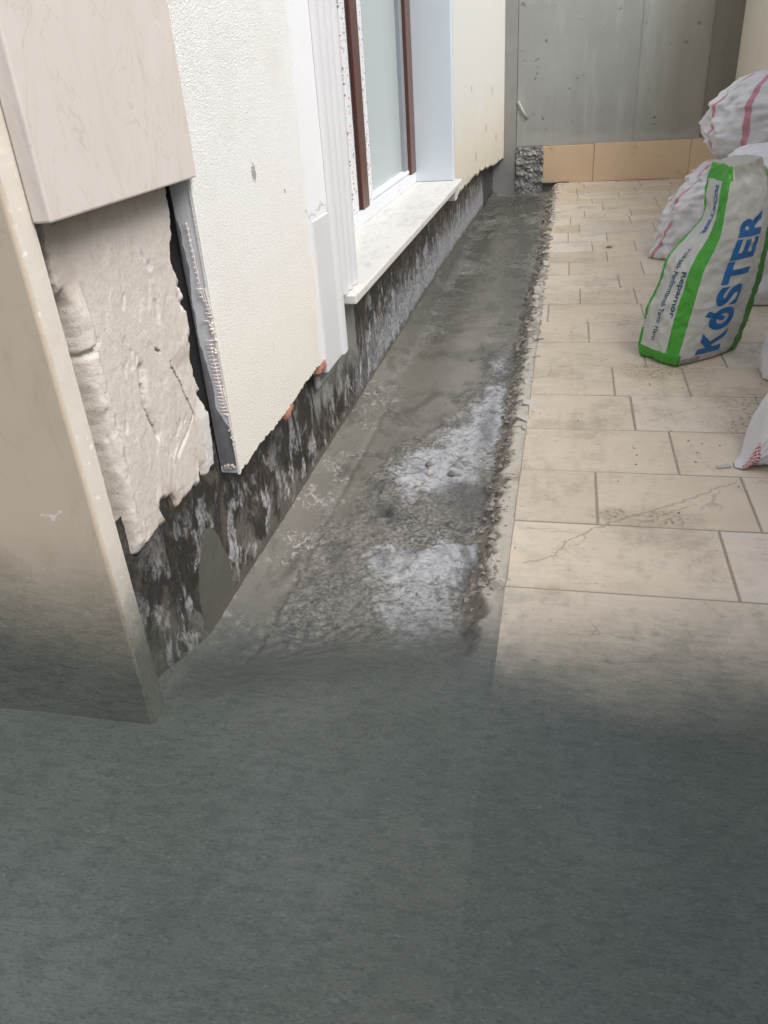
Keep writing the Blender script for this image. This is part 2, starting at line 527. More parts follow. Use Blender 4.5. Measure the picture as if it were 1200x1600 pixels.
c = k.mix(k.attr('dark'), c, k.mix(n3, (.040, .040, .042), (.085, .085, .082)))
bank = k.mix(k.noise(26, 5, .7), (.14, .118, .092), (.38, .34, .28))
bank = k.mix(k.ss(k.noise(48, 4), .56, .66), bank, (.50, .46, .40))
bank = k.mix(k.ss(k.noise(36, 4, .6), .42, .34), bank, (.075, .06, .045))
c = k.mix(k.attr('bank'), c, bank)
rim = k.mix(k.noise(40, 5), (.40, .36, .30), (.60, .56, .49))
c = k.mix(k.attr('rim'), c, rim)
hh = k.add(n2_, n3)
sm = k.math('ADD', k.mul(k.attr('rough'), .85), k.mx(k.attr('bank'), k.attr('pale')), clamp=True)
nr = k.bump(k.mul(hh, k.add(.16, sm)), .7, .007)
ro = k.mix(sm, k.mix(n1, (.10, .10, .10), (.30, .30, .30)), (.75, .75, .75))
c2, r2, n2 = invented_coat(k, c, ro, nr, floor_mask(k, 1.63, 1.10))
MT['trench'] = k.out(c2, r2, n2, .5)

# shuttered concrete
k = NT('shuttered_concrete')
p = k.pos(); x, y, z = k.sep(p)
a = k.noise(2.2, 5, .6); b = k.noise(1, 5, .6, k.vmul(p, (9, 9, 1.2)))
c = k.mix(a, (.25, .262, .25), (.38, .393, .38))
c = k.mix(k.mul(k.ss(b, .48, .7), .5), c, (.42, .435, .425))
c = k.mix(k.ss(k.add(x, k.mul(k.sub(a, .5), .5)), .5, 1.0), c, k.mix(b, (.27, .255, .205), (.36, .34, .285)))
c = k.mix(k.mul(k.ss(k.noise(14, 4), .66, .72), .7), c, (.11, .11, .105))
c = k.mix(k.mul(k.ss(k.add(z, k.mul(k.sub(k.noise(8, 4), .5), .2)), .46, .36), .5), c, (.42, .42, .40))
MT['concrete'] = k.out(c, .8, k.bump(k.noise(40, 5), .3, .006))
MT['concrete_dark'] = plain('dark_render', (.22, .22, .215), (.33, .33, .32), .85, 8, .5, 60, .006)
MT['col_olive'] = plain('olive_column', (.16, .15, .12), (.24, .225, .185), .85, 6, .4, 50, .006)
MT['rubble'] = None
k = NT('broken_concrete')
a = k.vor(32); b = k.noise(40, 5, .7)
c = k.mix(k.ss(a, .25, .6), (.46, .46, .45), (.17, .17, .165))
c = k.mix(k.ss(b, .42, .58), c, (.34, .34, .33))
MT['rubble'] = k.out(c, .9, k.bump(k.add(a, b), .9, .02))

# woven polypropylene sack; stripes sit at fixed places round the bag (uv.x)
def sack_mat(name, stripes, check=None, base=(.64, .62, .625)):
    k = NT(name)
    u, v, _ = k.sep(k.uv())
    c = k.mix(k.noise(9, 4), base, (.74, .72, .725))
    c = k.mix(k.mul(k.ss(k.noise(6, 5), .5, .75), .35), c, (.50, .46, .44))
    for s0, s1 in stripes:
        wob = k.mul(k.sub(k.noise(14, 2), .5), .012)
        c = k.mix(k.mul(k.rng(k.add(u, wob), s0, s1), .85), c, k.mix(k.noise(60, 2), (.48, .12, .18), (.62, .25, .31)))
    if check:
        s0, s1, v0, v1 = check
        n = k.n.new('ShaderNodeTexChecker'); n.inputs['Scale'].default_value = 1.0
        k._set(n.inputs['Vector'], k.vmul(k.uv(), (60, 64, 0)))
        m = k.mul(k.mul(k.rng(u, s0, s1), k.rng(v, v0, v1)), n.outputs['Fac'])
        c = k.mix(m, c, (.42, .012, .03))
    w = k.mul(k.math('SINE', k.mul(u, 900.0)), k.math('SINE', k.mul(v, 500.0)))
    h = k.add(k.mul(w, .12), k.noise(22, 4, .6))
    return k.out(c, .55, k.bump(h, .35, .006), .35)
MT['sack_a'] = sack_mat('woven_sack_upper', [(.535, .551), (.675, .693)])
MT['sack_b'] = sack_mat('woven_sack_lower', [(.465, .482), (.565, .580)])
MT['sack_c'] = sack_mat('woven_sack_middle', [(.53, .545)])
MT['sack_d'] = sack_mat('woven_sack_lying', [], (.36, .80, .085, .27))
MT['sack_e'] = sack_mat('woven_sack_plain', [(.70, .73)])

# printed paper cement bag: uv.x = 0..1 side, 1..2 front, 2..3 far side, 3..4 back; uv.y = height
k = NT('printed_paper_bag')
u, v, _ = k.sep(k.uv())
pap = k.mix(k.noise(12, 5), (.47, .465, .43), (.58, .575, .54))
pap = k.mix(k.mul(k.ss(k.noise(26, 5), .52, .72), .4), pap, (.40, .38, .34))
green = k.mix(k.noise(20, 4), (.045, .28, .025), (.075, .37, .042))
dg = k.mix(k.noise(20, 4), (.018, .17, .014), (.03, .24, .022))
wob = k.mul(k.sub(k.noise(10, 2), .5), .03)
uu = k.add(u, wob)
m = k.rng(uu, -.06, .085)
m = k.mx(m, k.rng(uu, .74, 1.02))
m = k.mx(m, k.mul(k.rng(u, -.1, 1.05), k.math('LESS_THAN', k.add(v, wob), .065)))
m = k.mx(m, k.mul(k.rng(u, .05, 1.07), k.math('GREATER_THAN', k.add(v, wob), .925)))
m = k.mul(m, k.sub(1.0, k.mul(k.rng(u, -.2, .09), k.rng(v, .16, .205))))
c = k.mix(m, pap, green)
c = k.mix(k.rng(uu, 1.80, 2.45), c, dg)
c = k.mix(k.mul(k.rng(u, 2.5, 3.1), .9), c, (.03, .10, .20))
c = k.mix(k.mul(k.rng(u, 1.1, 1.95), k.ss(k.add(v, k.mul(k.sub(k.noise(18, 4), .5), .10)), .90, .97)), c, (.33, .32, .28))
c = k.mix(k.mul(k.mul(k.rng(u, 1.04, 1.32), k.rng(v, .0, .035)), k.math('GREATER_THAN', k.math('SINE', k.mul(u, 260.0)), .1)), c, (.06, .06, .06))
h = k.add(k.noise(16, 5, .6), k.mul(k.noise(60, 4), .3))
MT['bag'] = k.out(c, .42, k.bump(h, .45, .010), .4)
MT['ink_blue'] = plain('blue_ink', (.010, .105, .30), (.018, .14, .37), .4)
MT['ink_navy'] = plain('navy_ink', (.02, .06, .13), (.03, .085, .17), .45)

# ------------------------------------------------------------------ object helpers
COL = scene.collection


def link(name, me, mat=None, parent=None, **props):
    o = bpy.data.objects.new(name, me)
    COL.objects.link(o)
    if me is not None and mat is not None and not me.materials:
        me.materials.append(mat)
    if parent is not None:
        o.parent = parent
        o.matrix_parent_inverse = Matrix.Translation(parent.location).inverted() if parent.parent is None else Matrix.Identity(4)
        if parent.parent is not None:
            o.matrix_parent_inverse = Matrix.Identity(4)
            o.location = -parent.parent.location if False else (0, 0, 0)
    for a, b in props.items():
        o[a] = b
    return o


def thing(name, loc, label, cat, group=None):
    o = bpy.data.objects.new(name, None)
    o.empty_display_size = .1
    COL.objects.link(o)
    o.location = loc
    o['label'] = label
    o['category'] = cat
    o['kind'] = 'thing'
    if group:
        o['group'] = group
    return o


def to_mesh(bm, name, smooth=False):
    bm.normal_update()
    me = bpy.data.meshes.new(name)
    bm.to_mesh(me)
    bm.free()
    if smooth:
        me.polygons.foreach_set('use_smooth', [True] * len(me.polygons))
    return me


def box(bm, a, b, bevel=0.0, seg=1):
    x0, y0, z0 = a
    x1, y1, z1 = b
    v = [bm.verts.new(q) for q in ((x0, y0, z0), (x1, y0, z0), (x1, y1, z0), (x0, y1, z0), (x0, y0, z1), (x1, y0, z1), (x1, y1, z1), (x0, y1, z1))]
    f = [bm.faces.new([v[i] for i in q]) for q in ((3, 2, 1, 0), (4, 5, 6, 7), (0, 1, 5, 4), (1, 2, 6, 5), (2, 3, 7, 6), (3, 0, 4, 7))]
    if bevel > 0:
        es = list({e for ff in f for e in ff.edges})
        bmesh.ops.bevel(bm, geom=es, offset=bevel, segments=seg, affect='EDGES', profile=.5)
    return bm


def box_obj(name, a, b, mat, parent=None, bevel=0.002, seg=1, **props):
    return link(name, to_mesh(box(bmesh.new(), a, b, bevel, seg), name), mat, parent, **props)


def prism_x(name, outline, x0, x1, mat, parent=None, **props):
    """outline of (Y, z) points, counter-clockwise seen from +X, extruded from x0 (back) to x1 (front)"""
    bm = bmesh.new()
    fr = [bm.verts.new((x1, q[0], q[1])) for q in outline]
    bk = [bm.verts.new((x0, q[0], q[1])) for q in outline]
    bm.faces.new(fr)
    bm.faces.new(bk[::-1])
    n = len(fr)
    for i in range(n):
        j = (i + 1) % n
        bm.faces.new((fr[j], fr[i], bk[i], bk[j]))
    bmesh.ops.recalc_face_normals(bm, faces=bm.faces)
    return link(name, to_mesh(bm, name), mat, parent, **props)


def grid_mesh(name, P, attrs=None, smooth=True, uv=None):
    """P: (n, m, 3) array of points"""
    n, m = P.shape[:2]
    idx = np.arange(n * m).reshape(n, m)
    q = np.stack([idx[:-1, :-1], idx[:-1, 1:], idx[1:, 1:], idx[1:, :-1]], -1).reshape(-1, 4)
    me = bpy.data.meshes.new(name)
    me.from_pydata(P.reshape(-1, 3).tolist(), [], q.tolist())
    if attrs:
        for a, val in attrs.items():
            at = me.attributes.new(a, 'FLOAT', 'POINT')
            at.data.foreach_set('value', np.ascontiguousarray(np.broadcast_to(val, (n, m)), dtype=np.float32).ravel())
    if uv is not None:
        l = me.uv_layers.new(name='UVMap')
        vi = np.empty(len(me.loops), dtype=np.int32)
        me.loops.foreach_get('vertex_index', vi)
        l.data.foreach_set('uv', uv.reshape(-1, 2)[vi].astype(np.float32).ravel())
    if smooth:
        me.polygons.foreach_set('use_smooth', [True] * len(me.polygons))
    me.update()
    return me


# ================================================================== STRUCTURE
# ---- ground: bed under the tiles and the apron under the made-up coat nearer the camera
bm = bmesh.new()
def strip(x0, x1, ys):
    pr = None
    for yv, zv in ys:
        cur = (bm.verts.new((x0, yv, zv)), bm.verts.new((x1, yv, zv)))
        if pr:
            f = bm.faces.new((pr[0], pr[1], cur[1], cur[0]))
            f.material_index = 1 if yv > 1.50 else 0
        pr = cur
strip(-.0955, 8, [(-8, 0), (.42, 0), (1.0, 0), (1.25, 0), (1.485, 0), (1.489, -.0025), (9.5, -.0025)])
strip(-8, -1.90, [(-8, 0), (.42, 0), (1.2, 0)])
strip(-1.90, -.0955, [(-8, 0), (.42, 0)])
def cove_h(x, y, r=.026):
    """small fillet of the made-up coat round the foot of the pillar and the plinth"""
    d2 = np.hypot(np.maximum(x + .748, 0), np.maximum(1.0 - y, 0))
    q = np.clip(r - d2, 0, r)
    return r - np.sqrt(np.maximum(r * r - q * q, 0))
gx_ = np.concatenate([np.linspace(-1.90, -.62, 107), np.linspace(-.615, -.0955, 20)]); gy_ = np.linspace(.42, 1.02, 51)
GX_, GYY_ = np.meshgrid(gx_, gy_)
GH = cove_h(GX_, GYY_) + .003 * fbm(GX_ * 9, GYY_ * 9, 2) * sstep(.42, .5, GYY_) * sstep(-1.9, -1.8, GX_) * sstep(-.0955, -.2, GX_)
vv_ = [[bm.verts.new((GX_[i, j], GYY_[i, j], GH[i, j])) for j in range(GX_.shape[1])] for i in range(GX_.shape[0])]
for i in range(GX_.shape[0] - 1):
    for j in range(GX_.shape[1] - 1):
        f_ = bm.faces.new((vv_[i][j], vv_[i][j + 1], vv_[i + 1][j + 1], vv_[i + 1][j]))
        f_.smooth = True; f_.material_index = 2
me = to_mesh(bm, 'ground')
me.materials.append(MT['tile']); me.materials.append(MT['grout']); me.materials.append(MT['trench']); me.materials.append(MT['stone'])
ground = link('ground', me, None, kind='structure')

# ---- trench
ysr = [1.018]
while ysr[-1] < 8.29:
    ysr.append(ysr[-1] + (.012 if ysr[-1] < 1.1 else .0055 + .0016 * max(0, ysr[-1] - 1.4)))
ysr = np.array(ysr)
xs = np.linspace(-.80, -.0955, 140)
X, Y = np.meshgrid(xs, ysr)
zf = -.078 + .006 * fbm(X * 3, Y * 3) 
lx = sstep(-.70, -.20, X)
near = 1 - np.clip((Y - (1.02 + .10 * lx)) / (.30 + .10 * lx), 0, 1)
near = near * near * (3 - 2 * near)
# masks
def blob(cx, cy, rx, ry, w=.8, sc=9):
    d = np.sqrt(((X - cx) / rx) ** 2 + ((Y - cy) / ry) ** 2) + w * fbm(X * sc + cx * 7, Y * sc, 4.0)
    return sstep(1.35, .35, d)
bn = fbm(X * 0 + 2, Y * 7, 1.0, 5)
xb = -.200 + .085 * bn + .02 * sstep(4.0, 6.0, Y)          # foot of the broken bank
xt = -.125 + .050 * fbm(X * 0 + 5, Y * 16, 2.0, 5) + .02 * sstep(3.6, 4.5, Y)  # top of the bank
t = sstep(0, 1, (X - xb) / np.maximum(xt - xb, .012))
chunk = fbm(X * 22, Y * 22, 7.0, 5)
rim_h = -.004 - .010 * np.clip(fbm(X * 12, Y * 9, 3.0) + .35 * sstep(3, 5, Y), 0, 1)
Zt = zf + (rim_h - zf) * t + t * (1 - t) * .10 * chunk + .012 * chunk * t * sstep(2.0, 4, Y)
cove = np.clip(1 - (X + .752) / .115, 0, 1)
Zt = Zt + .030 * cove ** 1.6
Zt += -.004 * np.exp(-((X + .64) / .01) ** 2) * sstep(3.2, 2.2, Y)
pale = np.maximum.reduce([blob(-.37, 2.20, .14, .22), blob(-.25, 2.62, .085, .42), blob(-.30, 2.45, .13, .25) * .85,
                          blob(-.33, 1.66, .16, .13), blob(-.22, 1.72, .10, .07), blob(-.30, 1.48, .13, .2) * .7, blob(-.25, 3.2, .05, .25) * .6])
smooth_zone = np.maximum.reduce([blob(-.50, 3.1, .20, .75), blob(-.40, 4.3, .28, 1.1), blob(-.62, 2.3, .09, .6) * .8,
                                 blob(-.42, 5.9, .28, 1.0), blob(-.45, 7.4, .30, .8), blob(-.68, 1.6, .05, .5) * .6])
rough = np.clip(sstep(.25, .75, 1 - smooth_zone) * (.75 + .9 * fbm(X * 5, Y * 4, 9)), 0, 1) * sstep(-.70, -.63, X + .02 * fbm(X * 9, Y * 9, 77))
rough = np.clip(rough + .35 * sstep(3.3, 4.6, Y) * sstep(.02, .3, fbm(X * 9, Y * 4, 19)), 0, 1)
dark = np.maximum.reduce([blob(-.48, 1.93, .035, .035) * .9, blob(-.47, 1.90, .06, .05) * .4, blob(-.26, 2.05, .10, .10) * .55, blob(-.24, 2.55, .03, .25) * .4,
                          blob(-.35, 3.35, .13, .12, .5) * .55, blob(-.45, 7.8, .30, .35) * .9, blob(-.55, 1.55, .05, .12) * .25, blob(-.3, 4.9, .10, .12, .6, 12) * .5])
pits = sstep(.46, .60, fbm(X * 26, Y * 26 / (1 + .15 * np.clip(Y - 2, 0, 9)), 23, 3)) * sstep(.15, .5, rough + .3 * sstep(3.5, 4.5, Y))
Zt += -.010 * pits * (1 - t)
Zt += (.013 * fbm(X * 34, Y * 34, 5, 4) + .007 * fbm(X * 11, Y * 9, 25, 3)) * np.clip(rough + pale, 0, 1) * (1 - t)
Zt += -.018 * blob(-.485, 1.925, .028, .022, .3)
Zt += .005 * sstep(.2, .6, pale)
Zt = Zt * (1 - near) + (cove_h(X, Y) + .003 * fbm(X * 9, Y * 9, 2) * sstep(-.0955, -.2, X)) * near
edge_lock = sstep(-.104, -.0956, X)
Zt = Zt * (1 - edge_lock) + np.where(Y < 1.4885, 0, -.004) * edge_lock
bankm = np.clip(sstep(.02, .25, t) * (1 - near), 0, 1)
rimm = sstep(.86, .98, t) * sstep(-.25, .15, fbm(X * 14, Y * 7, 31) + .38 - .35 * sstep(2.6, 3.6, Y)) * (1 - near)
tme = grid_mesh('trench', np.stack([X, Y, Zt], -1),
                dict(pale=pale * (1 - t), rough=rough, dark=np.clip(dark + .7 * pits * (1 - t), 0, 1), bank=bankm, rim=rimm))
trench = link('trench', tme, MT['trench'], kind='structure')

# ---- floor: travertine tiles laid in courses 0.30 deep, random lengths
pavement = bpy.data.objects.new('pavement', None)
COL.objects.link(pavement)
pavement['kind'] = 'structure'
first = {0: [.41, .80, 1.12], 1: [.118, .512, .95], 2: [.35, .79, 1.1], 3: [.25, .66, 1.05], 4: [.20, .455, .86], 5: [.33, .62, 1.02], 6: [.12, .50, .90],
         7: [-.062, .37, .80], 8: [.088, .355, .78], 9: [.29, .7, 1.0], 10: [.03, .43, .85], 11: [.25, .6, 1.0], 12: [.17, .43, .8], 13: [.02, .27, .7]}
rt = random.Random(11)
row = 0
y0 = 1.49
while y0 < 8.24:
    y1 = min(y0 + .302, 8.262)
    js = list(first.get(row, []))
    if not js:
        xx = -.1 + rt.uniform(.1, .4)
        while xx < 1.2:
            js.append(xx)
            xx += rt.choice((.26, .34, .42, .5))
    edges = [-.097] + [j for j in js if j < 1.3] + [1.375]
    for c in range(len(edges) - 1):
        xa, xb_ = edges[c] + .003, edges[c + 1] - .003
        if xb_ - xa < .02:
            continue
        ya, yb = y0 + .0035, y1 - .0035
        z1 = rt.uniform(-.0012, .0012)
        bm = bmesh.new()
        tilt = rt.uniform(-.0008, .0008)
        if c == 0:
            amp = .0025 if y0 < 3.2 else (.014 if y0 < 4.2 else .034)
            n = 9
            left = [(xa - .002 + (rt.random() ** 1.6) * amp + (0 if y0 < 4.2 else -.012), yb + (ya - yb) * i / (n - 1)) for i in range(n)]
            ring = left + [(xb_, ya), (xb_, yb)]
        else:
            ring = [(xa, yb), (xa, ya), (xb_, ya), (xb_, yb)]
        cx, cy = (xa + xb_) / 2, (ya + yb) / 2
        def mk(ins, zz):
            return [bm.verts.new((q[0] + (ins if q[0] < cx else -ins), q[1] + (ins if q[1] < cy else -ins), zz + tilt * (1 if q[0] < cx else -1))) for q in ring]
        lo, mid, hi = mk(0, -.022), mk(0, z1 - .0022), mk(.0018, z1)
        n = len(ring)
        for A, B in ((lo, mid), (mid, hi)):
            for i in range(n):
                j = (i + 1) % n
                bm.faces.new((A[i], A[j], B[j], B[i]))
        bm.faces.new(hi)
        bmesh.ops.recalc_face_normals(bm, faces=bm.faces)
        link('tile', to_mesh(bm, 'tile'), MT['tile'], pavement)
    y0 = y1
    row += 1

# ================================================================== PILLAR
pil = thing('stone_clad_pillar', (-1.2, 1.0, 0), 'stone-clad pillar on the left with one slab knocked off and grey bedding mortar bared', 'pillar')
box_obj('concrete_core', (-1.75, 1.012, -.25), (-.802, 1.44, 3.0), MT['cavity'], pil, 0)
box_obj('concrete_core', (-1.75, 1.4405, -.25), (-.86, 1.4855, 3.0), MT['cavity'], pil, 0)
# slab facing the camera, its sawn edge showing toward the passage
bm = box(bmesh.new(), (-1.78, .957, -.12), (-.7185, 1.009, 3.0), .004, 2)
slab = link('stone_slab', to_mesh(bm, 'stone_slab'), MT['stone'], pil, label='tall tan slab facing the viewer')
# chipped sawn edge strip of that slab
ez = np.linspace(-.11, 2.9, 300)
EP = []
for z in ez:
    r1 = .0022 * float(fbm(3.1, z * 30, 1)); r2 = .003 * abs(float(fbm(8.1, z * 22, 2)))
    EP.append([(-.7225, .9565 + .004 + r2 * .3, z), (-.7165, .962 + r2, z), (-.7155 + r1 * .4, .985, z), (-.7160, 1.004 - r2, z), (-.7225, 1.0095, z)])
link('sawn_edge', grid_mesh('sawn_edge', np.array(EP), None, False), MT['sawn'], slab)
# upper slab facing the passage
bm = box(bmesh.new(), (-.7145, .998, .897), (-.685, 1.484, 3.0), .0035, 2)
for v in bm.verts:
    if v.co.z < 1.0:
        v.co.z += .0
link('stone_slab', to_mesh(bm, 'stone_slab'), MT['stone_pale'], pil, label='upper pale slab still fixed to the passage side')

# bedding mortar left behind by the missing slab
outline = [(1.052, .905), (1.055, .80), (1.060, .668), (1.058, .51), (1.060, .388), (1.066, .312), (1.082, .296), (1.110, .299), (1.155, .300), (1.190, .284), (1.225, .277), (1.255, .284),
           (1.285, .277), (1.340, .266), (1.396, .262), (1.425, .272), (1.446, .293), (1.458, .36), (1.467, .43), (1.452, .50), (1.440, .555), (1.450, .61), (1.456, .658), (1.445, .72),
           (1.430, .755), (1.436, .784), (1.462, .81), (1.465, .905)]
ol = np.array(outline)
gy = np.arange(1.040, 1.482, .0023)
gz = np.arange(.250, .906, .0029)
GY, GZ = np.meshgrid(gy, gz)
def inside(py, pz, poly):
    c = np.zeros(py.shape, bool)
    j = len(poly) - 1
    for i in range(len(poly)):
        yi, zi = poly[i]; yj, zj = poly[j]
        cond = ((zi > pz) != (zj > pz)) & (py < (yj - yi) * (pz - zi) / (zj - zi + 1e-12) + yi)
        c ^= cond
        j = i
    return c
wy = GY + .010 * fbm(GY * 26, GZ * 26, 2, 5) + .005 * np.abs(perlin(GY * 80, GZ * 80, 5))
wz = GZ + .010 * fbm(GY * 26, GZ * 26, 12, 5)
ins = inside(wy, wz, ol)
# distance to the outline (for rounding the edge)
dist = np.full(GY.shape, 9.0)
for i in range(len(ol)):
    a, b = ol[i], ol[(i + 1) % len(ol)]
    ab = b - a
    tt = np.clip(((wy - a[0]) * ab[0] + (wz - a[1]) * ab[1]) / (ab @ ab), 0, 1)
    dist = np.minimum(dist, np.hypot(wy - a[0] - tt * ab[0], wz - a[1] - tt * ab[1]))
XX = -.7415 + .0022 * fbm(GY * 8, GZ * 8, 3) - .0010 * sstep(.0, .03, fbm(GY * 9 + .3, GZ * 5, 111, 4)) - .0022 * sstep(.26, .31, fbm(GY * 16, GZ * 10, 121, 5)) + .0014 * fbm(GY * 44, GZ * 44, 4, 5) * (1 + 1.5 * fbm(GY * 7, GZ * 7, 44)) - .006 * sstep(.34, .40, fbm(GY * 30, GZ * 22, 51, 4)) * sstep(.0, .3, fbm(GY * 6, GZ * 5, 61))
XX -= .010 * (1 - sstep(0, .005, dist)) ** 2
XX -= .012 * sstep(.1, .35, fbm(GY * 20, GZ * 14, 81, 4)) * sstep(.030, .004, dist)
rc = 1.092 + .012 * (GZ - .3) + .008 * fbm(GY * 0, GZ * 9, 6)                    # roll of squeezed-out mortar along the slab
rw = .018 + .007 * fbm(GY * 0 + 4, GZ * 7, 6, 2)
roll = np.clip(1 - ((GY - rc) / rw) ** 2, 0, 1) ** .75
rollz = sstep(.29, .33, GZ) * sstep(.80, .74, GZ)
XX += (.013 * roll + .005 * roll * fbm(GY * 90, GZ * 34, 8, 4)) * rollz
XX -= .004 * np.exp(-((GY - rc - rw * 1.15) / .008) ** 2) * rollz
XX -= .045 * sstep(1.078, 1.066, GY + .004 * fbm(GY * 40, GZ * 40, 71)) * rollz
notch = np.exp(-((GZ - .685 - .2 * (GY - 1.09)) / .006) ** 2) * sstep(1.14, 1.10, GY)
XX -= .014 * notch
def seg(p0, p1, w, wob=.004):
    a, b = np.array(p0), np.array(p1)
    ab = b - a
    py = GY + wob * fbm(GY * 40, GZ * 40, 9); pz = GZ + wob * fbm(GY * 40, GZ * 40, 15)
    tt = np.clip(((py - a[0]) * ab[0] + (pz - a[1]) * ab[1]) / (ab @ ab), 0, 1)
    return np.exp(-(np.hypot(py - a[0] - tt * ab[0], pz - a[1] - tt * ab[1]) / w) ** 2)
XX -= .010 * seg((1.235, .605), (1.222, .545), .009) + .008 * seg((1.222, .545), (1.245, .470), .008)   # long gouge
XX -= .006 * sstep(0, .02, (GY - 1.345) * .8 - (.57 - GZ) * .35 + .004 * fbm(GY * 30, GZ * 30, 91)) * sstep(.60, .55, GZ) * sstep(.42, .46, GZ) + .003 * seg((1.375, .515), (1.405, .44), .006)  # crack
XX -= .004 * seg((1.30, .40), (1.36, .425), .004)
XX -= .0
XX -= .030 * sstep(.15, .5, 1 - np.hypot((GY - 1.225) / .045, (GZ - .305 - .9 * np.maximum(1.225 - GY, 0)) / .055) + .25 * fbm(GY * 30, GZ * 30, 101)) + .012 * sstep(.312, .296, GZ + .02 * fbm(GY * 20, GZ * 20, 7))
XX -= .012 * np.clip(1 - np.hypot((GY - 1.385) / .018, (GZ - .31) / .04), 0, 1)
XX += .006 * np.clip(1 - np.hypot((GY - 1.20) / .016, (GZ - .345) / .045), 0, 1)
XX += .010 * sstep(.885, .905, GZ) * 0
palem = .75 * sstep(1.395, 1.425, GY + .01 * fbm(GY * 20, GZ * 20)) * sstep(.50, .42, GZ) + .5 * sstep(1.43, 1.45, GY) * sstep(.45, .55, GZ)
palem += .35 * seg((1.33, .82), (1.335, .75), .012)
brown = .85 * np.clip(1.3 - np.hypot((GY - 1.225) / .045, (GZ - .315) / .045), 0, 1) + .5 * sstep(.30, .27, GZ) + .35 * sstep(.86, .90, GZ + .02 * fbm(GY * 14, GZ * 14)) + .25 * seg((1.08, .8), (1.10, .88), .03)
brown += .3 * seg((1.345, .570), (1.405, .44), .006)
n_, m_ = GY.shape
opening = np.maximum.reduce([seg((1.232, .575), (1.224, .535), .0032), seg((1.224, .535), (1.245, .468), .0024), seg((1.345, .578), (1.343, .570), .0050), seg((1.345, .570), (1.375, .515), .0020), seg((1.375, .515), (1.405, .44), .0017),
                              seg((1.335, .412), (1.36, .425), .0013), seg((1.36, .425), (1.40, .455), .0015), seg((1.30, .62), (1.315, .612), .0016)])
ins &= opening < .55
keep = ins[:-1, :-1] & ins[1:, 1:] & ins[:-1, 1:] & ins[1:, :-1]
bm = bmesh.new()
la_p = bm.verts.layers.float.new('pale'); la_b = bm.verts.layers.float.new('brown')
vg = {}
def gv(i, j):
    q = vg.get((i, j))
    if q is None:
        q = bm.verts.new((XX[i, j], GY[i, j], GZ[i, j]))
        q[la_p] = float(np.clip(palem[i, j], 0, 1)); q[la_b] = float(np.clip(brown[i, j], 0, 1))
        vg[(i, j)] = q
    return q
for i, j in zip(*np.nonzero(keep)):
    bm.faces.new((gv(i, j), gv(i, j + 1), gv(i + 1, j + 1), gv(i + 1, j)))
be = [e for e in bm.edges if len(e.link_faces) == 1]
ex = bmesh.ops.extrude_edge_only(bm, edges=be)
for v in [g for g in ex['geom'] if isinstance(g, bmesh.types.BMVert)]:
    v.co.x = -.803
bmesh.ops.recalc_face_normals(bm, faces=bm.faces)
link('bedding_mortar', to_mesh(bm, 'bedding_mortar', True), MT['mortar'], pil)

# ================================================================== HOUSE WALL
hw = thing('house_wall', (-.9, 4.9, 0), 'white rough-stuccoed house wall with a low window and hacked-off stained base', 'wall')
# tarred plinth along the trench
py = np.concatenate([np.arange(1.0, 2.7, .012), np.arange(2.7, 8.29, .03)])
pz = np.linspace(-.13, .388, 44)
PY, PZ = np.meshgrid(py, pz)
PX = -.7505 + .0045 * fbm(PY * 9, PZ * 9, 1) + .0045 * fbm(PY * 30, PZ * 22, 3, 5) + .045 * np.clip((PY - 5.0) / 3.28, 0, 1) - .010 * sstep(7.5, 7.7, PY)
link('plinth', grid_mesh('plinth', np.stack([PX, PY, PZ], -1)), MT['plinth'], hw)
box_obj('masonry', (-1.3, 1.486, -.3), (-.775, 8.28, .386), MT['cavity'], hw, 0)
box_obj('masonry', (-1.3, 1.494, .3865), (-.7475, 2.44, 3.0), MT['cavity'], hw, 0)
box_obj('masonry', (-1.3, 5.32, .3865), (-.7475, 8.28, 3.0), MT['cavity'], hw, 0)
box_obj('lintel', (-1.3, 2.44, 2.12), (-.7035, 5.32, 3.0), MT['stucco'], hw, 0.003)

def jag(pts, amp, step, seed):
    out = []
    for (a, b) in zip(pts[:-1], pts[1:]):
        n = max(1, int(abs(b[0] - a[0]) / step))
        for i in range(n):
            t_ = i / n
            yy = a[0] + (b[0] - a[0]) * t_
            zz = a[1] + (b[1] - a[1]) * t_
            out.append((yy, zz + amp * float(fbm(yy * 26 + seed, seed * 3.3, .5, 4)) + amp * .5 * float(perlin(yy * 90, seed, .3))))
    out.append(pts[-1])
    return out
low = jag([(1.482, .274), (1.53, .274), (1.60, .279), (1.84, .281), (2.0, .293), (2.14, .296), (2.384, .272)], .012, .006, 1.0)
prism_x('stucco_panel', low + [(2.384, 3.0), (1.482, 3.0)], -.7065, -.7005, MT['stucco'], hw)
low2 = jag([(1.485, .272), (1.60, .286), (1.84, .288), (2.14, .304), (2.383, .29)], .014, .008, 5.0)
prism_x('insulation_board', low2 + [(2.383, 3.0), (1.485, 3.0)], -.7470, -.7070, MT['eps'], hw)
lowf = jag([(5.32, .315), (5.6, .325), (6.17, .335), (6.86, .318), (7.5, .27), (8.279, .25)], .035, .02, 9.0)
prism_x('stucco_panel', lowf + [(8.279, 3.0), (5.32, 3.0)], -.7470, -.7010, MT['stucco_far'], hw, label='aged cream stucco beyond the window')
for v in bpy.data.objects[hw.children[-1].name].data.vertices:
    v.co.x += .085 * max(0, (v.co.y - 5.32) / 2.96)
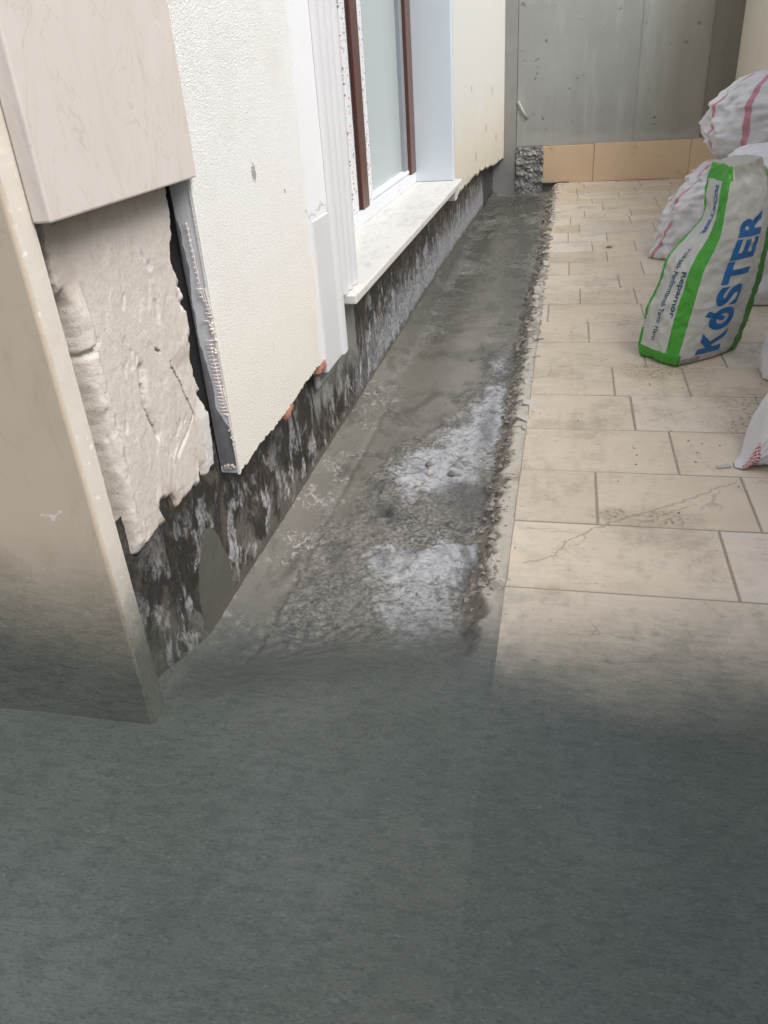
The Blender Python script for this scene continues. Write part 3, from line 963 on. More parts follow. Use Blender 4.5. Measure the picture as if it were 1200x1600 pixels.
# side skin of the insulation (dark where the face has been torn), drips of adhesive
zz = np.linspace(.285, .90, 120)
rows_ = []
for z in zz:
    w = .010 + .010 * sstep(.62, .45, z) + .022 * float(fbm(z * 9, 3.3, .2, 5)) + .022 * sstep(.44, .37, z)
    w = float(np.clip(w, .004, .0405))
    if z > .80: w *= max(0.1, (.9 - z) / .1)
    rows_.append([(-.7475, 1.4845, z), (-.7475 + w * .5, 1.4836, z), (-.7475 + w, 1.4846, z)])
link('torn_insulation', grid_mesh('torn_insulation', np.array(rows_), None, False), MT['eps_dark'], hw)
bm = bmesh.new()
def tube(bm, pts, r, n=5):
    ring = []
    pts = [Vector(q) for q in pts]
    for i, q in enumerate(pts):
        d = (pts[min(i + 1, len(pts) - 1)] - pts[max(i - 1, 0)]).normalized()
        s = d.orthogonal().normalized(); t_ = d.cross(s)
        ring.append([bm.verts.new(q + r * (math.cos(2 * math.pi * a / n) * s + math.sin(2 * math.pi * a / n) * t_)) for a in range(n)])
    for A, B in zip(ring[:-1], ring[1:]):
        for i in range(n):
            bm.faces.new((A[i], A[(i + 1) % n], B[(i + 1) % n], B[i]))
    bm.faces.new(ring[0][::-1]); bm.faces.new(ring[-1])
rw_ = random.Random(4)
z = .815
while z > .415:
    fr = (.815 - z) / .4
    xc = -.7235 + .010 * fr + (.010 if .63 < z < .67 else 0)
    L = .006 if z > .69 else (.013 if z > .60 else .017)
    if not (.585 < z < .615):
        tube(bm, [(xc - L / 2 + rw_.uniform(-.002, .002), 1.4815, z + rw_.uniform(-.001, .001)), (xc, 1.4795, z + rw_.uniform(-.001, .001)), (xc + L / 2 + rw_.uniform(-.002, .002), 1.4822, z)], .0014, 4)
    z -= .0105 if z > .69 else .0083
for x0_, za, zb in ((-.7225, .815, .70), (-.708, .69, .635), (-.713, .69, .64), (-.718, .69, .65), (-.7065, .475, .42), (-.711, .48, .425), (-.716, .575, .43)):
    tube(bm, [(x0_, 1.4808, za), (x0_ + .003, 1.4800, (za + zb) / 2), (x0_ + .006, 1.4808, zb)], .0009, 4)
link('reinforcing_mesh', to_mesh(bm, 'reinforcing_mesh'), MT['wire'], hw)
# crumbs of mortar on the strip
def lump(bm, c, r, seed, fl=.7):
    res = bmesh.ops.create_icosphere(bm, subdivisions=2, radius=1.0)
    for v in res['verts']:
        q = v.co.copy()
        s = 1 + .45 * float(fbm(q.x * 1.7 + seed, q.y * 1.7, q.z * 1.7, 3))
        v.co = Vector((c[0] + q.x * r * s * fl, c[1] + q.y * r * s, c[2] + q.z * r * s))
bm = bmesh.new()
for i in range(34):
    z = rw_.choice((rw_.uniform(.28, .29), rw_.uniform(.33, .42), rw_.uniform(.55, .62)))
    lump(bm, (rw_.uniform(-.742, -.704) if z < .3 else rw_.uniform(-.712, -.703), 1.482, z), rw_.uniform(.0015, .0048), i * 3.1, rw_.uniform(.5, 1.4))
link('adhesive_crumbs', to_mesh(bm, 'adhesive_crumbs', True), MT['sawn'], hw, kind='stuff')
# bricks bared where the stucco broke off
for (yy, z) in ((1.845, .277), (2.165, .290), (2.205, .288)):
    bm = bmesh.new()
    lump(bm, (-.716, yy, z - .010), .024, yy * 9, .85)
    lump(bm, (-.712, yy + .026, z - .002), .017, yy * 5, .85)
    link('brick', to_mesh(bm, 'brick'), MT['brick'], hw)

# window trim: flat band plus three reeds, in two lengths
prof = []
for a in (2.385, 2.452, 2.519, 2.586):
    for i in range(8):
        t_ = i / 7
        prof.append((a + .064 * t_, -.698 + .013 * math.sin(math.pi * t_) ** .55))
def extrude_z(name, prof, z0, z1, mat, parent, back=-.75, jagz=0.0, **pr):
    bm = bmesh.new()
    ring = prof + [(prof[-1][0] + .002, back), (prof[0][0], back)]
    lo = [bm.verts.new((q[1], q[0], z0 + (jagz * float(fbm(q[0] * 30, 2.2, 1)) if jagz else 0))) for q in ring]
    hi = [bm.verts.new((q[1], q[0], z1)) for q in ring]
    n = len(ring)
    for i in range(n):
        j = (i + 1) % n
        bm.faces.new((lo[i], lo[j], hi[j], hi[i]))
    bm.faces.new(lo[::-1]); bm.faces.new(hi)
    bmesh.ops.recalc_face_normals(bm, faces=bm.faces)
    return link(name, to_mesh(bm, name), mat, parent, **pr)
trim = extrude_z('window_trim', prof, .4235, 3.0, MT['trim'], hw, -.7475)
extrude_z('trim_foot', [(2.215, -.7000), (2.222, -.6975), (2.382, -.6965)] + [q for q in prof if q[0] < 2.452], .250, .4225, MT['trim'], trim, -.7475, .012)
extrude_z('trim_block', [(2.215, -.7000), (2.222, -.6975), (2.3825, -.6965)], .4230, .690, MT['trim'], trim, -.7004, .0)
box_obj('patch_mortar', (-.748, 2.20, .19), (-.728, 2.456, .30), plain('patch_grey', (.22, .22, .215), (.30, .30, .29), .9, 20, .6, 90, .004), hw, .012, 2)

# reveals and sill
box_obj('reveal', (-1.05, 5.245, .422), (-.702, 5.318, 2.118), MT['reveal'], hw, .004, 2)
box_obj('reveal', (-1.05, 2.595, .422), (-.7485, 2.6415, 2.118), MT['reveal'], hw, .002)
box_obj('window_sill', (-1.05, 2.468, .390), (-.655, 5.330, .4205), MT['sill'], hw, .005, 3)
box_obj('sill_bracket', (-.7465, 5.20, .305), (-.685, 5.315, .3885), MT['trim'], hw, .006, 2)

# window
win = bpy.data.objects.new('window', None); COL.objects.link(win); win.parent = hw
win.matrix_parent_inverse = Matrix.Translation(hw.location).inverted()
def wbox(name, a, b, mat, bev=.003, **pr):
    o = box_obj(name, a, b, mat, None, bev, 2, **pr)
    o.parent = win
    return o
wbox('bottom_rail', (-1.02, 2.642, .4212), (-.938, 5.243, .482), MT['film'])
wbox('glazing_bead', (-1.01, 3.95, .4825), (-.950, 5.10, .512), MT['pvc_white'], .012)
wbox('glazing_bead', (-1.01, 2.755, .4825), (-.950, 3.70, .512), MT['pvc_white'], .012)
wbox('top_rail', (-1.02, 2.642, 2.04), (-.938, 5.243, 2.117), MT['pvc_white'])
wbox('mullion', (-1.02, 3.795, .4825), (-.935, 3.925, 2.039), MT['pvc_brown'])
wbox('gasket', (-1.02, 3.752, .4825), (-.950, 3.792, 2.039), MT['gasket'])
wbox('protective_tape', (-1.02, 3.655, .4825), (-.946, 3.750, 2.039), MT['tape'])
wbox('protective_tape', (-1.02, 3.928, .4825), (-.946, 4.050, 2.039), MT['tape'])
wbox('jamb', (-1.02, 5.080, .4825), (-.935, 5.243, 2.039), MT['pvc_brown'])
wbox('jamb_bead', (-1.02, 5.000, .5125), (-.955, 5.078, 2.039), plain('bead_grey', (.22, .25, .28), (.28, .31, .34), .4))
wbox('jamb', (-1.02, 2.642, .4825), (-.935, 2.750, 2.039), MT['pvc_brown'])
wbox('pane', (-.992, 4.052, .500), (-.980, 5.02, 2.045), MT['pane'], 0)
wbox('pane', (-.992, 2.755, .500), (-.980, 3.66, 2.045), MT['pane'], 0)

# ================================================================== END WALL
ew = thing('concrete_wall', (.4, 8.28, 0), 'grey shuttered concrete wall closing the passage above beige skirting tiles', 'wall')
box_obj('corner_strip', (-.80, 8.268, -.12), (-.502, 8.60, 3.0), MT['concrete_dark'], ew, .004)
box_obj('concrete_panel', (-.4985, 8.276, .331), (-.1635, 8.60, 3.0), MT['concrete'], ew, .003)
box_obj('concrete_panel', (-.163, 8.278, .331), (.5672, 8.60, 3.0), MT['concrete'], ew, .001)
box_obj('concrete_panel', (.5680, 8.275, .331), (1.152, 8.60, 3.0), MT['concrete'], ew, .003)
bm = bmesh.new()
cz = np.linspace(.335, 3.0, 90)
CP = []
for z in cz:
    j = .012 * float(fbm(2.2, z * 9, 1, 4))
    CP.append([(1.150 + j, 8.275, z), (1.158 + j, 8.235, z), (1.25, 8.225, z), (1.40, 8.225, z)])
bm.free()
link('corner_column', grid_mesh('corner_column', np.array(CP), None, False), MT['col_olive'], ew)
box_obj('concrete_base', (-.300, 8.2925, -.12), (1.45, 8.6, .330), MT['concrete_dark'], ew, 0)
# broken concrete left of the skirting
bx_ = np.linspace(-.498, -.238, 44); bz_ = np.linspace(-.09, .332, 60)
BX, BZ = np.meshgrid(bx_, bz_)
BY = 8.262 - .045 * np.clip(fbm(BX * 14, BZ * 14, 3, 5) + .1, 0, 1) - .012 * fbm(BX * 40, BZ * 40, 6)
link('broken_base', grid_mesh('broken_base', np.stack([BX, BY, BZ], -1), None, False), MT['rubble'], ew)
for i, (xa, xb_, z1) in enumerate(((-.252, .226, .328), (.2295, 1.083, .330), (1.0865, 1.378, .331))):
    bm = box(bmesh.new(), (xa, 8.256 + .002 * i, .0015), (xb_, 8.2915, z1), .0025, 2)
    if i == 0:
        bmesh.ops.subdivide_edges(bm, edges=[e for e in bm.edges if abs(e.verts[0].co.z - e.verts[1].co.z) > .2 and e.verts[0].co.x < xa + .01], cuts=8)
        for v in bm.verts:
            if v.co.x < xa + .01 and .02 < v.co.z < .31:
                v.co.x += .018 * float(fbm(1.0, v.co.z * 20, 2)) + .012
    link('tile', to_mesh(bm, 'tile'), MT['skirting'], ew)
bm = bmesh.new()
tube(bm, [(-.23 + .03 * i, 8.250 - .008 * math.sin(i), .004) for i in range(9)], .008, 6)
link('mortar_bead', to_mesh(bm, 'mortar_bead', True), MT['sawn'], ew)
bm = bmesh.new()
tube(bm, [(-.49, 8.262, .72), (-.44, 8.266, .62), (-.40, 8.272, .57)], .016, 6)
for v in bm.verts:
    v.co.y = 8.270 - (8.270 - v.co.y) * .3
link('mortar_splash', to_mesh(bm, 'mortar_splash', True), MT['concrete'], ew)

# right-hand wall; unseen near length and height shaped to shade the floor
rwall = thing('side_wall', (1.45, 6.6, 0), 'plain cream plastered wall on the right behind the stacked sacks', 'wall')
box_obj('plaster_face', (1.382, -1.5, -.1), (1.43, 8.224, 2.15), MT['cream'], rwall, .003)
box_obj('masonry', (1.431, -1.5, -.1), (1.62, 8.224, 2.15), MT['concrete_dark'], rwall, 0)

# ================================================================== SACKS
def smooth_interp(keys, n):
    """catmull-rom through rows of keys"""
    K = np.array(keys, float)
    K = np.vstack([2 * K[0] - K[1], K, 2 * K[-1] - K[-2]])
    out = []
    m = len(keys) - 1
    for t_ in np.linspace(0, m - 1e-6, n):
        i = int(t_); f = t_ - i
        p0, p1, p2, p3 = K[i], K[i + 1], K[i + 2], K[i + 3]
        out.append(.5 * (2 * p1 + (p2 - p0) * f + (2 * p0 - 5 * p1 + 4 * p2 - p3) * f * f + (3 * p1 - p0 - 3 * p2 + p3) * f ** 3))
    return np.array(out)


def sack(name, keys, a1, a2, mat, label, cat='sack', group=None, wr=.018, seed=1, n=90, m=128, ex=2.6, floor=True, fold=0.0):
    """loft: keys rows = (cx, cy, cz, r1, r2); a1, a2 = section axes"""
    S = smooth_interp(keys, n)
    a1, a2 = np.array(a1, float), np.array(a2, float)
    th = np.linspace(0, 2 * math.pi, m)
    ct, st = np.cos(th), np.sin(th)
    ce = np.sign(ct) * np.abs(ct) ** (2 / ex); se = np.sign(st) * np.abs(st) ** (2 / ex)
    r1 = np.maximum(S[:, 3], .002)[:, None]; r2 = np.maximum(S[:, 4], .002)[:, None]
    tt = np.linspace(0, 1, n)[:, None]
    cyc, cys = np.cos(th)[None] * 1.4, np.sin(th)[None] * 1.4
    nz = fbm(cyc + seed, cys + seed, tt * 4, 4) + .5 * np.abs(perlin(cyc * 3 + seed, cys * 3, tt * 9 + seed)) + fold * np.abs(perlin(cyc * 1.5, cys * 1.5 + seed, tt * 16)) - .55 * np.abs(perlin(cyc * 2.2 + tt * 3, cys * 2.2 - tt * 4 + seed, tt * 5)) ** .7
    ends = np.sin(np.pi * np.clip(tt, .02, .98)) ** .4
    k_ = 1 + (wr / .25) * nz * ends
    P = S[:, None, :3] + (r1 * ce * k_)[..., None] * a1 + (r2 * se * k_)[..., None] * a2
    if floor:
        P[..., 2] = np.maximum(P[..., 2], .003 + .002 * np.abs(nz))
    uv = np.stack([np.broadcast_to(th / (2 * math.pi), (n, m)), np.broadcast_to(tt, (n, m))], -1)
    o = link(name, grid_mesh(name, P, None, True, uv), mat)
    o['label'] = label; o['category'] = cat
    if group: o['group'] = group
    return o
X_, Y_, Z_ = (1, 0, 0), (0, 1, 0), (0, 0, 1)
G = 'woven rubble sacks piled against the right wall'
sack('woven_sack', [(.80, 4.98, .0, .20, .14), (.80, 4.98, .004, .305, .20), (.83, 4.98, .13, .295, .23), (.865, 4.98, .27, .30, .23), (.93, 4.98, .40, .28, .21), (.97, 4.98, .49, .23, .15), (.98, 4.98, .515, .10, .05)],
     X_, Y_, MT['sack_b'], 'slumped white woven sack with a red seam, standing on the tiles behind the cement bag', group=G, wr=.05, seed=2.2, fold=.7)
sack('woven_sack', [(1.04, 5.05, .50, .10, .08), (1.04, 5.05, .505, .22, .17), (1.05, 5.05, .56, .29, .21), (1.05, 5.05, .66, .31, .23), (1.05, 5.05, .76, .30, .22), (1.065, 5.05, .86, .24, .18), (1.09, 5.05, .915, .15, .10), (1.10, 5.05, .93, .02, .02)],
     X_, Y_, MT['sack_a'], 'bulging white woven sack with two red stripes, topmost of the pile by the far wall', group=G, wr=.05, seed=5.1, floor=False, fold=.5)
sack('woven_sack', [(.96, 4.02, .0, .20, .12), (.96, 4.02, .004, .27, .18), (.96, 4.02, .2, .28, .20), (.95, 4.02, .42, .275, .20), (.94, 4.02, .58, .26, .17), (.93, 4.02, .65, .20, .10), (.93, 4.02, .672, .06, .03)],
     X_, Y_, MT['sack_c'], 'white woven sack standing directly behind the printed cement bag, only its top showing', group=G, wr=.045, seed=8.3, fold=.5)
lying = sack('woven_sack', [(.505, 2.16, .004, .016, .003), (.53, 2.175, .010, .045, .008), (.556, 2.21, .040, .085, .038), (.60, 2.24, .085, .13, .085), (.70, 2.27, .14, .18, .14), (.90, 2.30, .17, .20, .17), (1.08, 2.3, .16, .19, .155), (1.2, 2.3, .10, .10, .09), (1.25, 2.3, .08, .02, .02)],
     Y_, Z_, MT['sack_d'], 'white woven sack with red checked print lying at the right edge nearest the viewer', group=G, wr=.05, seed=3.7, ex=2.2, fold=.6)
sack('woven_sack', [(1.0, 2.92, .0, .18, .12), (1.0, 2.92, .004, .28, .17), (1.0, 2.92, .12, .285, .19), (1.01, 2.92, .25, .28, .18), (1.03, 2.92, .36, .22, .13), (1.04, 2.92, .40, .06, .04)],
     X_, Y_, MT['sack_e'], 'plain white sack standing at the right edge beside the front of the cement bag', group=G, wr=.022, seed=11.4)

# ================================================================== CEMENT BAG
HB = .685
zA = [0.01, 0.188, 0.271, 0.366, 0.415, 0.482, 0.515, 0.562, 0.599, 0.656]
Ax, Ay = [0.313, 0.334, 0.369, 0.392, 0.431, 0.492, 0.508, 0.507, 0.501, 0.503], [3.141, 3.168, 3.181, 3.195, 3.202, 3.212, 3.217, 3.224, 3.23, 3.238]
zB = [0, .156, .336, .459, .547, .684, .70]
Bx, By = [.441, .467, .500, .546, .552, .562, .563], [2.981, 3.003, 3.03, 3.049, 3.062, 3.083, 3.086]
zC = [0, .133, .275, .379, .56, .66, .70]
Cx, Cy = [.715, .742, .766, .776, .765, .735, .72], [3.228, 3.25, 3.271, 3.287, 3.31, 3.325, 3.33]
NU, NV = 200, 100
per = 4
vv = np.linspace(0, 1, NV)
hz = vv * HB
Ax, Bx, Cx = [[q - .016 for q in l] for l in (Ax, Bx, Cx)]
A = np.stack([np.interp(hz, zA, Ax), np.interp(hz, zA, Ay), hz], -1)
B = np.stack([np.interp(hz, zB, Bx), np.interp(hz, zB, By), hz], -1)
Cc = np.stack([np.interp(hz, zC, Cx), np.interp(hz, zC, Cy), hz], -1)
Dd = A + (Cc - B) * .92
Dd[:, 1] += .0
def smooth1(a, it):
    for _ in range(it):
        b = a.copy()
        b[1:-1] = .25 * a[:-2] + .5 * a[1:-1] + .25 * a[2:]
        a = b
    return a
A, B, Cc, Dd = [smooth1(q, 7) for q in (A, B, Cc, Dd)]
uu_ = np.linspace(0, 4, NU * 4 // 4 + 1)[:-1]
def bag_ring(i):
    c = [A[i], B[i], Cc[i], Dd[i]]
    v = vv[i]
    cen = (c[0] + c[1] + c[2] + c[3]) / 4
    pts = []
    for u in uu_:
        e = int(u) % 4; s = u - int(u)
        p_ = c[e] * (1 - s) + c[(e + 1) % 4] * s
        d = c[(e + 1) % 4] - c[e]
        nr_ = np.array([d[1], -d[0], 0]); nr_ /= np.linalg.norm(nr_)
        if np.dot(nr_[:2], (p_ - cen)[:2]) < 0: nr_ = -nr_
        full = math.sin(math.pi * min(1, max(0, v * .93 + .05))) ** .5
        if e == 0:
            bul = .012 * math.sin(math.pi * s) * full - .016 * math.exp(-((s - .42) / .28) ** 2) * float(sstep(.50, .85, v))
        elif e == 1:
            bul = .042 * math.sin(math.pi * s) * full
        else:
            bul = .03 * math.sin(math.pi * s) * full
        p_ = p_ + nr_ * bul
        pts.append(p_)
    pts = np.array(pts)
    for _ in range(5):
        pts = .25 * np.roll(pts, 1, 0) + .5 * pts + .25 * np.roll(pts, -1, 0)
    # folded-in bottom and pinched top
    if v < .05:
        kk = .93 + .07 * math.sqrt(v / .05)
        pts = cen + (pts - cen) * kk; pts[:, 2] = cen[2]
    tp = float(sstep(.90, 1.0, v))
    mid = (Dd[i] - B[i]) * .0
    axis = (Cc[i] - B[i]) / np.linalg.norm(Cc[i] - B[i])
    rel = pts - cen
    along = rel @ axis
    perp = rel - np.outer(along, axis)
    pts = cen + np.outer(along * (1 - .08 * tp), axis) + perp * (1 - .18 * tp) - tp * .03 * np.array([perp[0][0], perp[0][1], 0]) / .1 * 0
    return pts
BP = np.array([bag_ring(i) for i in range(NV)])
cenl = BP.mean(1, keepdims=True)
UU, VV = np.meshgrid(uu_, vv)
wrk = .010 * fbm(np.cos(UU * math.pi / 2) * 1.8, np.sin(UU * math.pi / 2) * 1.8, VV * 7, 5) - .009 * np.abs(perlin(np.cos(UU * math.pi / 2) * 3, np.sin(UU * math.pi / 2) * 3, VV * 16 + 4))
wrk += .010 * (sstep(.66, .95, VV)) * fbm(UU * 3, VV * 14, 6, 4)
rad = BP - cenl
rad[..., 2] = 0
rad /= np.linalg.norm(rad, axis=-1, keepdims=True) + 1e-9
BP = BP + rad * wrk[..., None]
BP[..., 2] += .010 * sstep(.93, 1.0, VV) * fbm(UU * 2.5, VV * 3, 1) + .004 * np.sin(UU * 2) * (VV < .0) + .003
bag = thing('cement_bag', (.52, 3.15, 0), 'upright white paper cement bag with green stripes and big blue lettering', 'bag')
def Sxyz(u, v, lift=0.0):
    fu = (u % 4) / (uu_[1] - uu_[0]); fv = min(max(v, 0), .9999) * (NV - 1)
    i0 = int(fu) % len(uu_); i1 = (i0 + 1) % len(uu_); a = fu - int(fu)
    j0 = int(fv); j1 = min(j0 + 1, NV - 1); b = fv - j0
    q = (BP[j0, i0] * (1 - a) + BP[j0, i1] * a) * (1 - b) + (BP[j1, i0] * (1 - a) + BP[j1, i1] * a) * b
    if lift:
        du = BP[j0, i1] - BP[j0, i0]; dv = BP[j1, i0] - BP[j0, i0]
        nn = np.cross(du, dv); nn /= np.linalg.norm(nn) + 1e-12
        if nn @ (q - cenl[j0, 0]) < 0: nn = -nn
        q = q + nn * lift
    return q
PB = np.concatenate([BP, BP[:, :1]], 1)
UVb = np.stack([np.concatenate([UU, UU[:, :1] * 0 + 4], 1), np.concatenate([VV, VV[:, :1]], 1)], -1)
me = grid_mesh('paper_body', PB, None, True, UVb)
bm = bmesh.new(); bm.from_mesh(me)
bm.verts.ensure_lookup_table()
uvl = bm.loops.layers.uv.active
top = [bm.verts[(NV - 1) * (len(uu_) + 1) + i] for i in range(len(uu_))]
f = bm.faces.new(top)
for l in f.loops: l[uvl].uv = (1.5, .99)
bot = [bm.verts[i] for i in range(len(uu_))]
f = bm.faces.new(bot[::-1])
for l in f.loops: l[uvl].uv = (.5, .01)
bm.to_mesh(me); bm.free()
body = link('paper_body', me, MT['bag'], bag)

def text_bm(s, offset=0.0, size=1.0, space=1.0):
    cu = bpy.data.curves.new('txt', 'FONT')
    cu.body = s; cu.size = size; cu.offset = offset; cu.space_character = space
    cu.resolution_u = 4
    ob = bpy.data.objects.new('txt', cu); COL.objects.link(ob)
    dg_ = bpy.context.evaluated_depsgraph_get(); dg_.update()
    me_ = bpy.data.meshes.new_from_object(ob.evaluated_get(dg_))
    bm_ = bmesh.new(); bm_.from_mesh(me_)
    bpy.data.objects.remove(ob); bpy.data.curves.remove(cu); bpy.data.meshes.remove(me_)
    return bm_
def fit_bm(bm_, w, h):
    xs_ = [v.co.x for v in bm_.verts]; ys_ = [v.co.y for v in bm_.verts]
    for v in bm_.verts:
        v.co.x = (v.co.x - min(xs_)) / (max(xs_) - min(xs_)) * w
        v.co.y = (v.co.y - min(ys_)) / (max(ys_) - min(ys_)) * h
        v.co.z = 0
def cut_bm(bm_, w, h, nx, ny):
    for i in range(1, nx):
        bmesh.ops.bisect_plane(bm_, geom=bm_.verts[:] + bm_.edges[:] + bm_.faces[:], plane_co=(w * i / nx, 0, 0), plane_no=(1, 0, 0))
    for i in range(1, ny):
        bmesh.ops.bisect_plane(bm_, geom=bm_.verts[:] + bm_.edges[:] + bm_.faces[:], plane_co=(0, h * i / ny, 0), plane_no=(0, 1, 0))
def wrap(bm_, fn, name, mat, parent):
    for v in bm_.verts:
        u, vq = fn(v.co.x, v.co.y)
        v.co = Vector(Sxyz(u, vq, .0016))
    bmesh.ops.recalc_face_normals(bm_, faces=bm_.faces)
    me_ = to_mesh(bm_, name, False)
    o = link(name, me_, mat, parent)
    return o
# big word up the front: reads upward, letter tops toward the left stripe
def letter_bm(ch):
    b_ = bmesh.new()
    def poly(pts):
        b_.faces.new([b_.verts.new((q[0], q[1], 0)) for q in pts])
    if ch == 'K':
        poly([(0, 0), (.27, 0), (.27, 1), (0, 1)])
        poly([(.27, .40), (.27, .68), (.62, 1), (.98, 1), (.50, .56)])
        poly([(.36, .46), (.52, .63), (1.02, 0), (.66, 0)])
    elif ch == 'T':
        poly([(0, .74), (.95, .74), (.95, 1), (0, 1)])
        poly([(.34, 0), (.61, 0), (.61, .739), (.34, .739)])
    elif ch == 'E':
        poly([(0, 0), (.27, 0), (.27, 1), (0, 1)])
        for a, w_ in ((0, .86), (.385, .80), (.77, .86)):
            poly([(.271, a), (w_, a), (w_, a + .23), (.271, a + .23)])
    elif ch == 'O':
        n = 40
        for i in range(n):
            a0, a1_ = 2 * math.pi * i / n, 2 * math.pi * (i + 1) / n
            am = math.degrees((a0 + a1_) / 2)
            if 50 < am < 84: continue
            ri, ro_ = .24, .50
            poly([(.5 + ro_ * math.cos(a0), .46 + ro_ * math.sin(a0)), (.5 + ro_ * math.cos(a1_), .46 + ro_ * math.sin(a1_)),
                  (.5 + ri * math.cos(a1_), .46 + ri * math.sin(a1_)), (.5 + ri * math.cos(a0), .46 + ri * math.sin(a0))])
        poly([(.40, .44), (.56, .36), (.94, 1.08), (.72, 1.18)])
    else:
        t_ = text_bm(ch, .045)
        fit_bm(t_, .90 if ch != 'R' else .98, 1.0)
        return t_
    return b_
zp = [('K', 0.0, 1.0), ('O', 1.06, 1.0), ('S', 2.14, .92), ('T', 3.10, .95), ('E', 4.12, .88), ('R', 5.06, .98)]
LV0, LVS = .048, .1195            # start height and height per letter unit
for ch, off_, w_ in zp:
    b_ = letter_bm(ch)
    cut_bm(b_, 1.0, 1.0, 7, 9)
    wrap(b_, lambda a, b, o_=off_: (1.545 - .33 * b + .035 * math.sin((LV0 + LVS * (o_ + a)) * 3), LV0 + LVS * (o_ + a)), 'lettering', MT['ink_blue'], bag)
# product name and line of small print down the side, letter tops toward the front
b_ = text_bm('Repamor', .02); fit_bm(b_, 1, 1); cut_bm(b_, 1, 1, 14, 4)
wrap(b_, lambda a, b: (.56 + .15 * b + .03 * a, .485 - .235 * a), 'lettering', MT['ink_navy'], bag)
b_ = text_bm('Yüksek Performanslı Tamir Harcı', .012); fit_bm(b_, 1, 1); cut_bm(b_, 1, 1, 30, 3)
wrap(b_, lambda a, b: (.33 + .115 * b + .10 * (1 - a), .60 - .49 * a), 'lettering', MT['ink_navy'], bag)
b_ = text_bm('KÖSTER', .04); fit_bm(b_, 1, 1); cut_bm(b_, 1, 1, 20, 5)
wrap(b_, lambda a, b: (.40 + .20 * b, .90 - .24 * a), 'lettering', MT['ink_blue'], bag)

# ================================================================== SMALL DEBRIS
rd = random.Random(21)
def surf(xq, yq):
    i = int(np.searchsorted(ysr, yq)); i = min(i, len(ysr) - 1)
    j = int(np.clip(np.searchsorted(xs, xq), 0, len(xs) - 1))
    return float(Zt[i, j])
bm = bmesh.new()
def pebble(bm, c, r):
    """angular crumb: the hull of a few random points"""
    sx, sy, sz = rd.uniform(.7, 1.4), rd.uniform(.7, 1.4), rd.uniform(.4, .85)
    vs_ = []
    for q in range(9):
        d = Vector((rd.gauss(0, 1), rd.gauss(0, 1), rd.gauss(0, 1))).normalized()
        vs_.append(bm.verts.new((c[0] + d.x * r * sx, c[1] + d.y * r * sy, c[2] + d.z * r * sz)))
    g = bmesh.ops.convex_hull(bm, input=vs_)
    bmesh.ops.delete(bm, geom=[e for e in g['geom_interior'] if isinstance(e, bmesh.types.BMVert)], context='VERTS')
for i in range(420):
    yq = 1.45 + 6.5 * rd.random() ** 1.6
    xq = rd.choice((rd.uniform(-.20, -.105), rd.uniform(-.19, -.12), rd.uniform(-.6, -.2)))
    r = rd.uniform(.0015, .005) * (1 + .22 * (yq - 1.4)) * (1.35 if xq > -.2 else .8)
    pebble(bm, (xq, yq, surf(xq, yq) + r * .25), r)
for i in range(330):
    yq = 1.50 + 6.6 * rd.random() ** 1.25
    xq = rd.uniform(-.185, -.112)
    r = rd.uniform(.004, .013) * (1 + .12 * (yq - 1.5))
    pebble(bm, (xq, yq, surf(xq, yq) - r * .1), r)
o = link('rubble', to_mesh(bm, 'rubble'), MT['chunk'])
o['kind'] = 'stuff'; o['label'] = 'small grey stones and crumbs along the broken trench edge'
bm = bmesh.new()
for i in range(110):
    yq = 1.5 + 6.3 * rd.random() ** 1.3
    xq = rd.choice((rd.uniform(-.16, -.09), rd.uniform(-.15, -.07), rd.uniform(-.5, -.2)))
    r = rd.uniform(.002, .006) * (1 + .30 * max(0, yq - 2.5))
    zz_ = surf(xq, yq) if xq < -.097 else .0
    pebble(bm, (xq, yq, zz_ + r * .2), r * (.5 if xq < -.2 else 1))
for i in range(46):
    yq = rd.uniform(2.3, 7.8)
    r = rd.uniform(.012, .028)
    pebble(bm, (rd.uniform(-.135, -.085) + .012 * max(0, yq - 5), yq, -.004), r)
o = link('plaster_chips', to_mesh(bm, 'plaster_chips'), MT['pebble_pale'])
o['kind'] = 'stuff'; o['label'] = 'pale mortar chips scattered along the tile edge'
bm = bmesh.new()
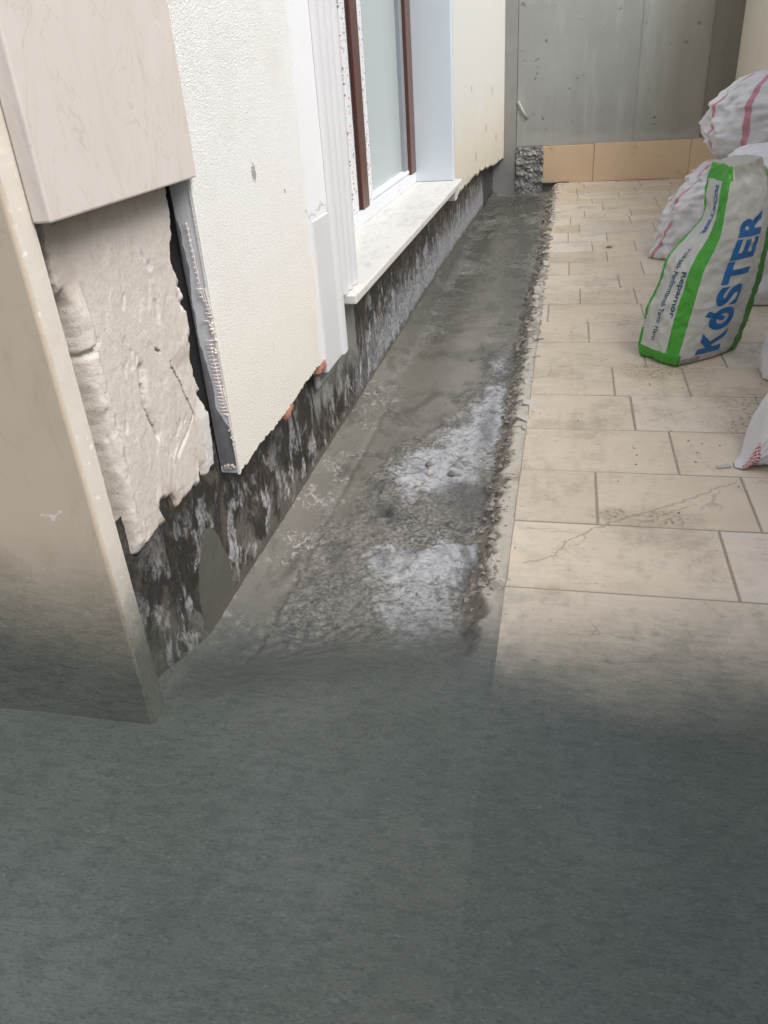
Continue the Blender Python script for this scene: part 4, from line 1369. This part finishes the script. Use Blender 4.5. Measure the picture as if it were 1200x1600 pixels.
for i in range(150):
    cx, cy, s_ = rd.choice(((.80, 2.6, .22), (.36, 2.96, .12), (.25, 4.3, .5), (.3, 2.4, .4), (.6, 2.2, .25), (.4, 6.0, .5)))
    xq, yq = cx + rd.gauss(0, s_), cy + rd.gauss(0, s_)
    if xq < -.08 or xq > 1.3 or yq < 1.5: continue
    r = rd.uniform(.0012, .004)
    pebble(bm, (xq, yq, .001 + r * .3), r)
o = link('grit', to_mesh(bm, 'grit'), MT['pebble'])
o['kind'] = 'stuff'; o['label'] = 'dark grit scattered on the beige tiles'
def stone(name, c, r, mat, label, seed):
    bm = bmesh.new()
    lump(bm, c, r, seed, 1.1)
    o = link(name, to_mesh(bm, name), mat)
    o['label'] = label; o['category'] = 'stone'
stone('stone', (-.395, 2.235, surf(-.395, 2.235) + .006), .012, MT['pebble'], 'dark pebble on the pale patch in the trench, left of the others', 3.0)
stone('stone', (-.385, 2.175, surf(-.385, 2.175) + .005), .010, MT['pebble_pale'], 'white chip lying just below the dark pebble in the trench', 7.0)
stone('stone', (-.315, 2.18, surf(-.315, 2.18) + .006), .011, MT['pebble'], 'dark pebble at the right on the pale patch in the trench', 11.0)
stone('stone', (-.405, 2.09, surf(-.405, 2.09) + .004), .009, MT['pebble_pale'], 'white chip nearest the viewer in the trench, below the pale patch', 15.0)
# scrap of paper / broken tile sliver by the lying sack
for i, (cx, cy, a_, lb) in enumerate(((.475, 2.150, .3, 'thin pale sliver of broken tile under the lying sack corner'),)):
    bm = box(bmesh.new(), (-.020, -.009, 0), (.020, .009, .004), .002)
    for v in bm.verts:
        x0_, y0_ = v.co.x, v.co.y
        v.co = Vector((cx + x0_ * math.cos(a_) - y0_ * math.sin(a_), cy + x0_ * math.sin(a_) + y0_ * math.cos(a_), v.co.z + .001))
    o = link('tile_sliver', to_mesh(bm, 'tile_sliver'), MT['pebble_pale'])
    o['label'] = lb; o['category'] = 'debris'
bm = bmesh.new(); lump(bm, (.27, 5.2, .004), .010, 5.5, 1.8)
o = link('dirt_clod', to_mesh(bm, 'dirt_clod', True), MT['pebble']); o['label'] = 'small dark clod lying alone on the far tiles left of the sacks'; o['category'] = 'debris'
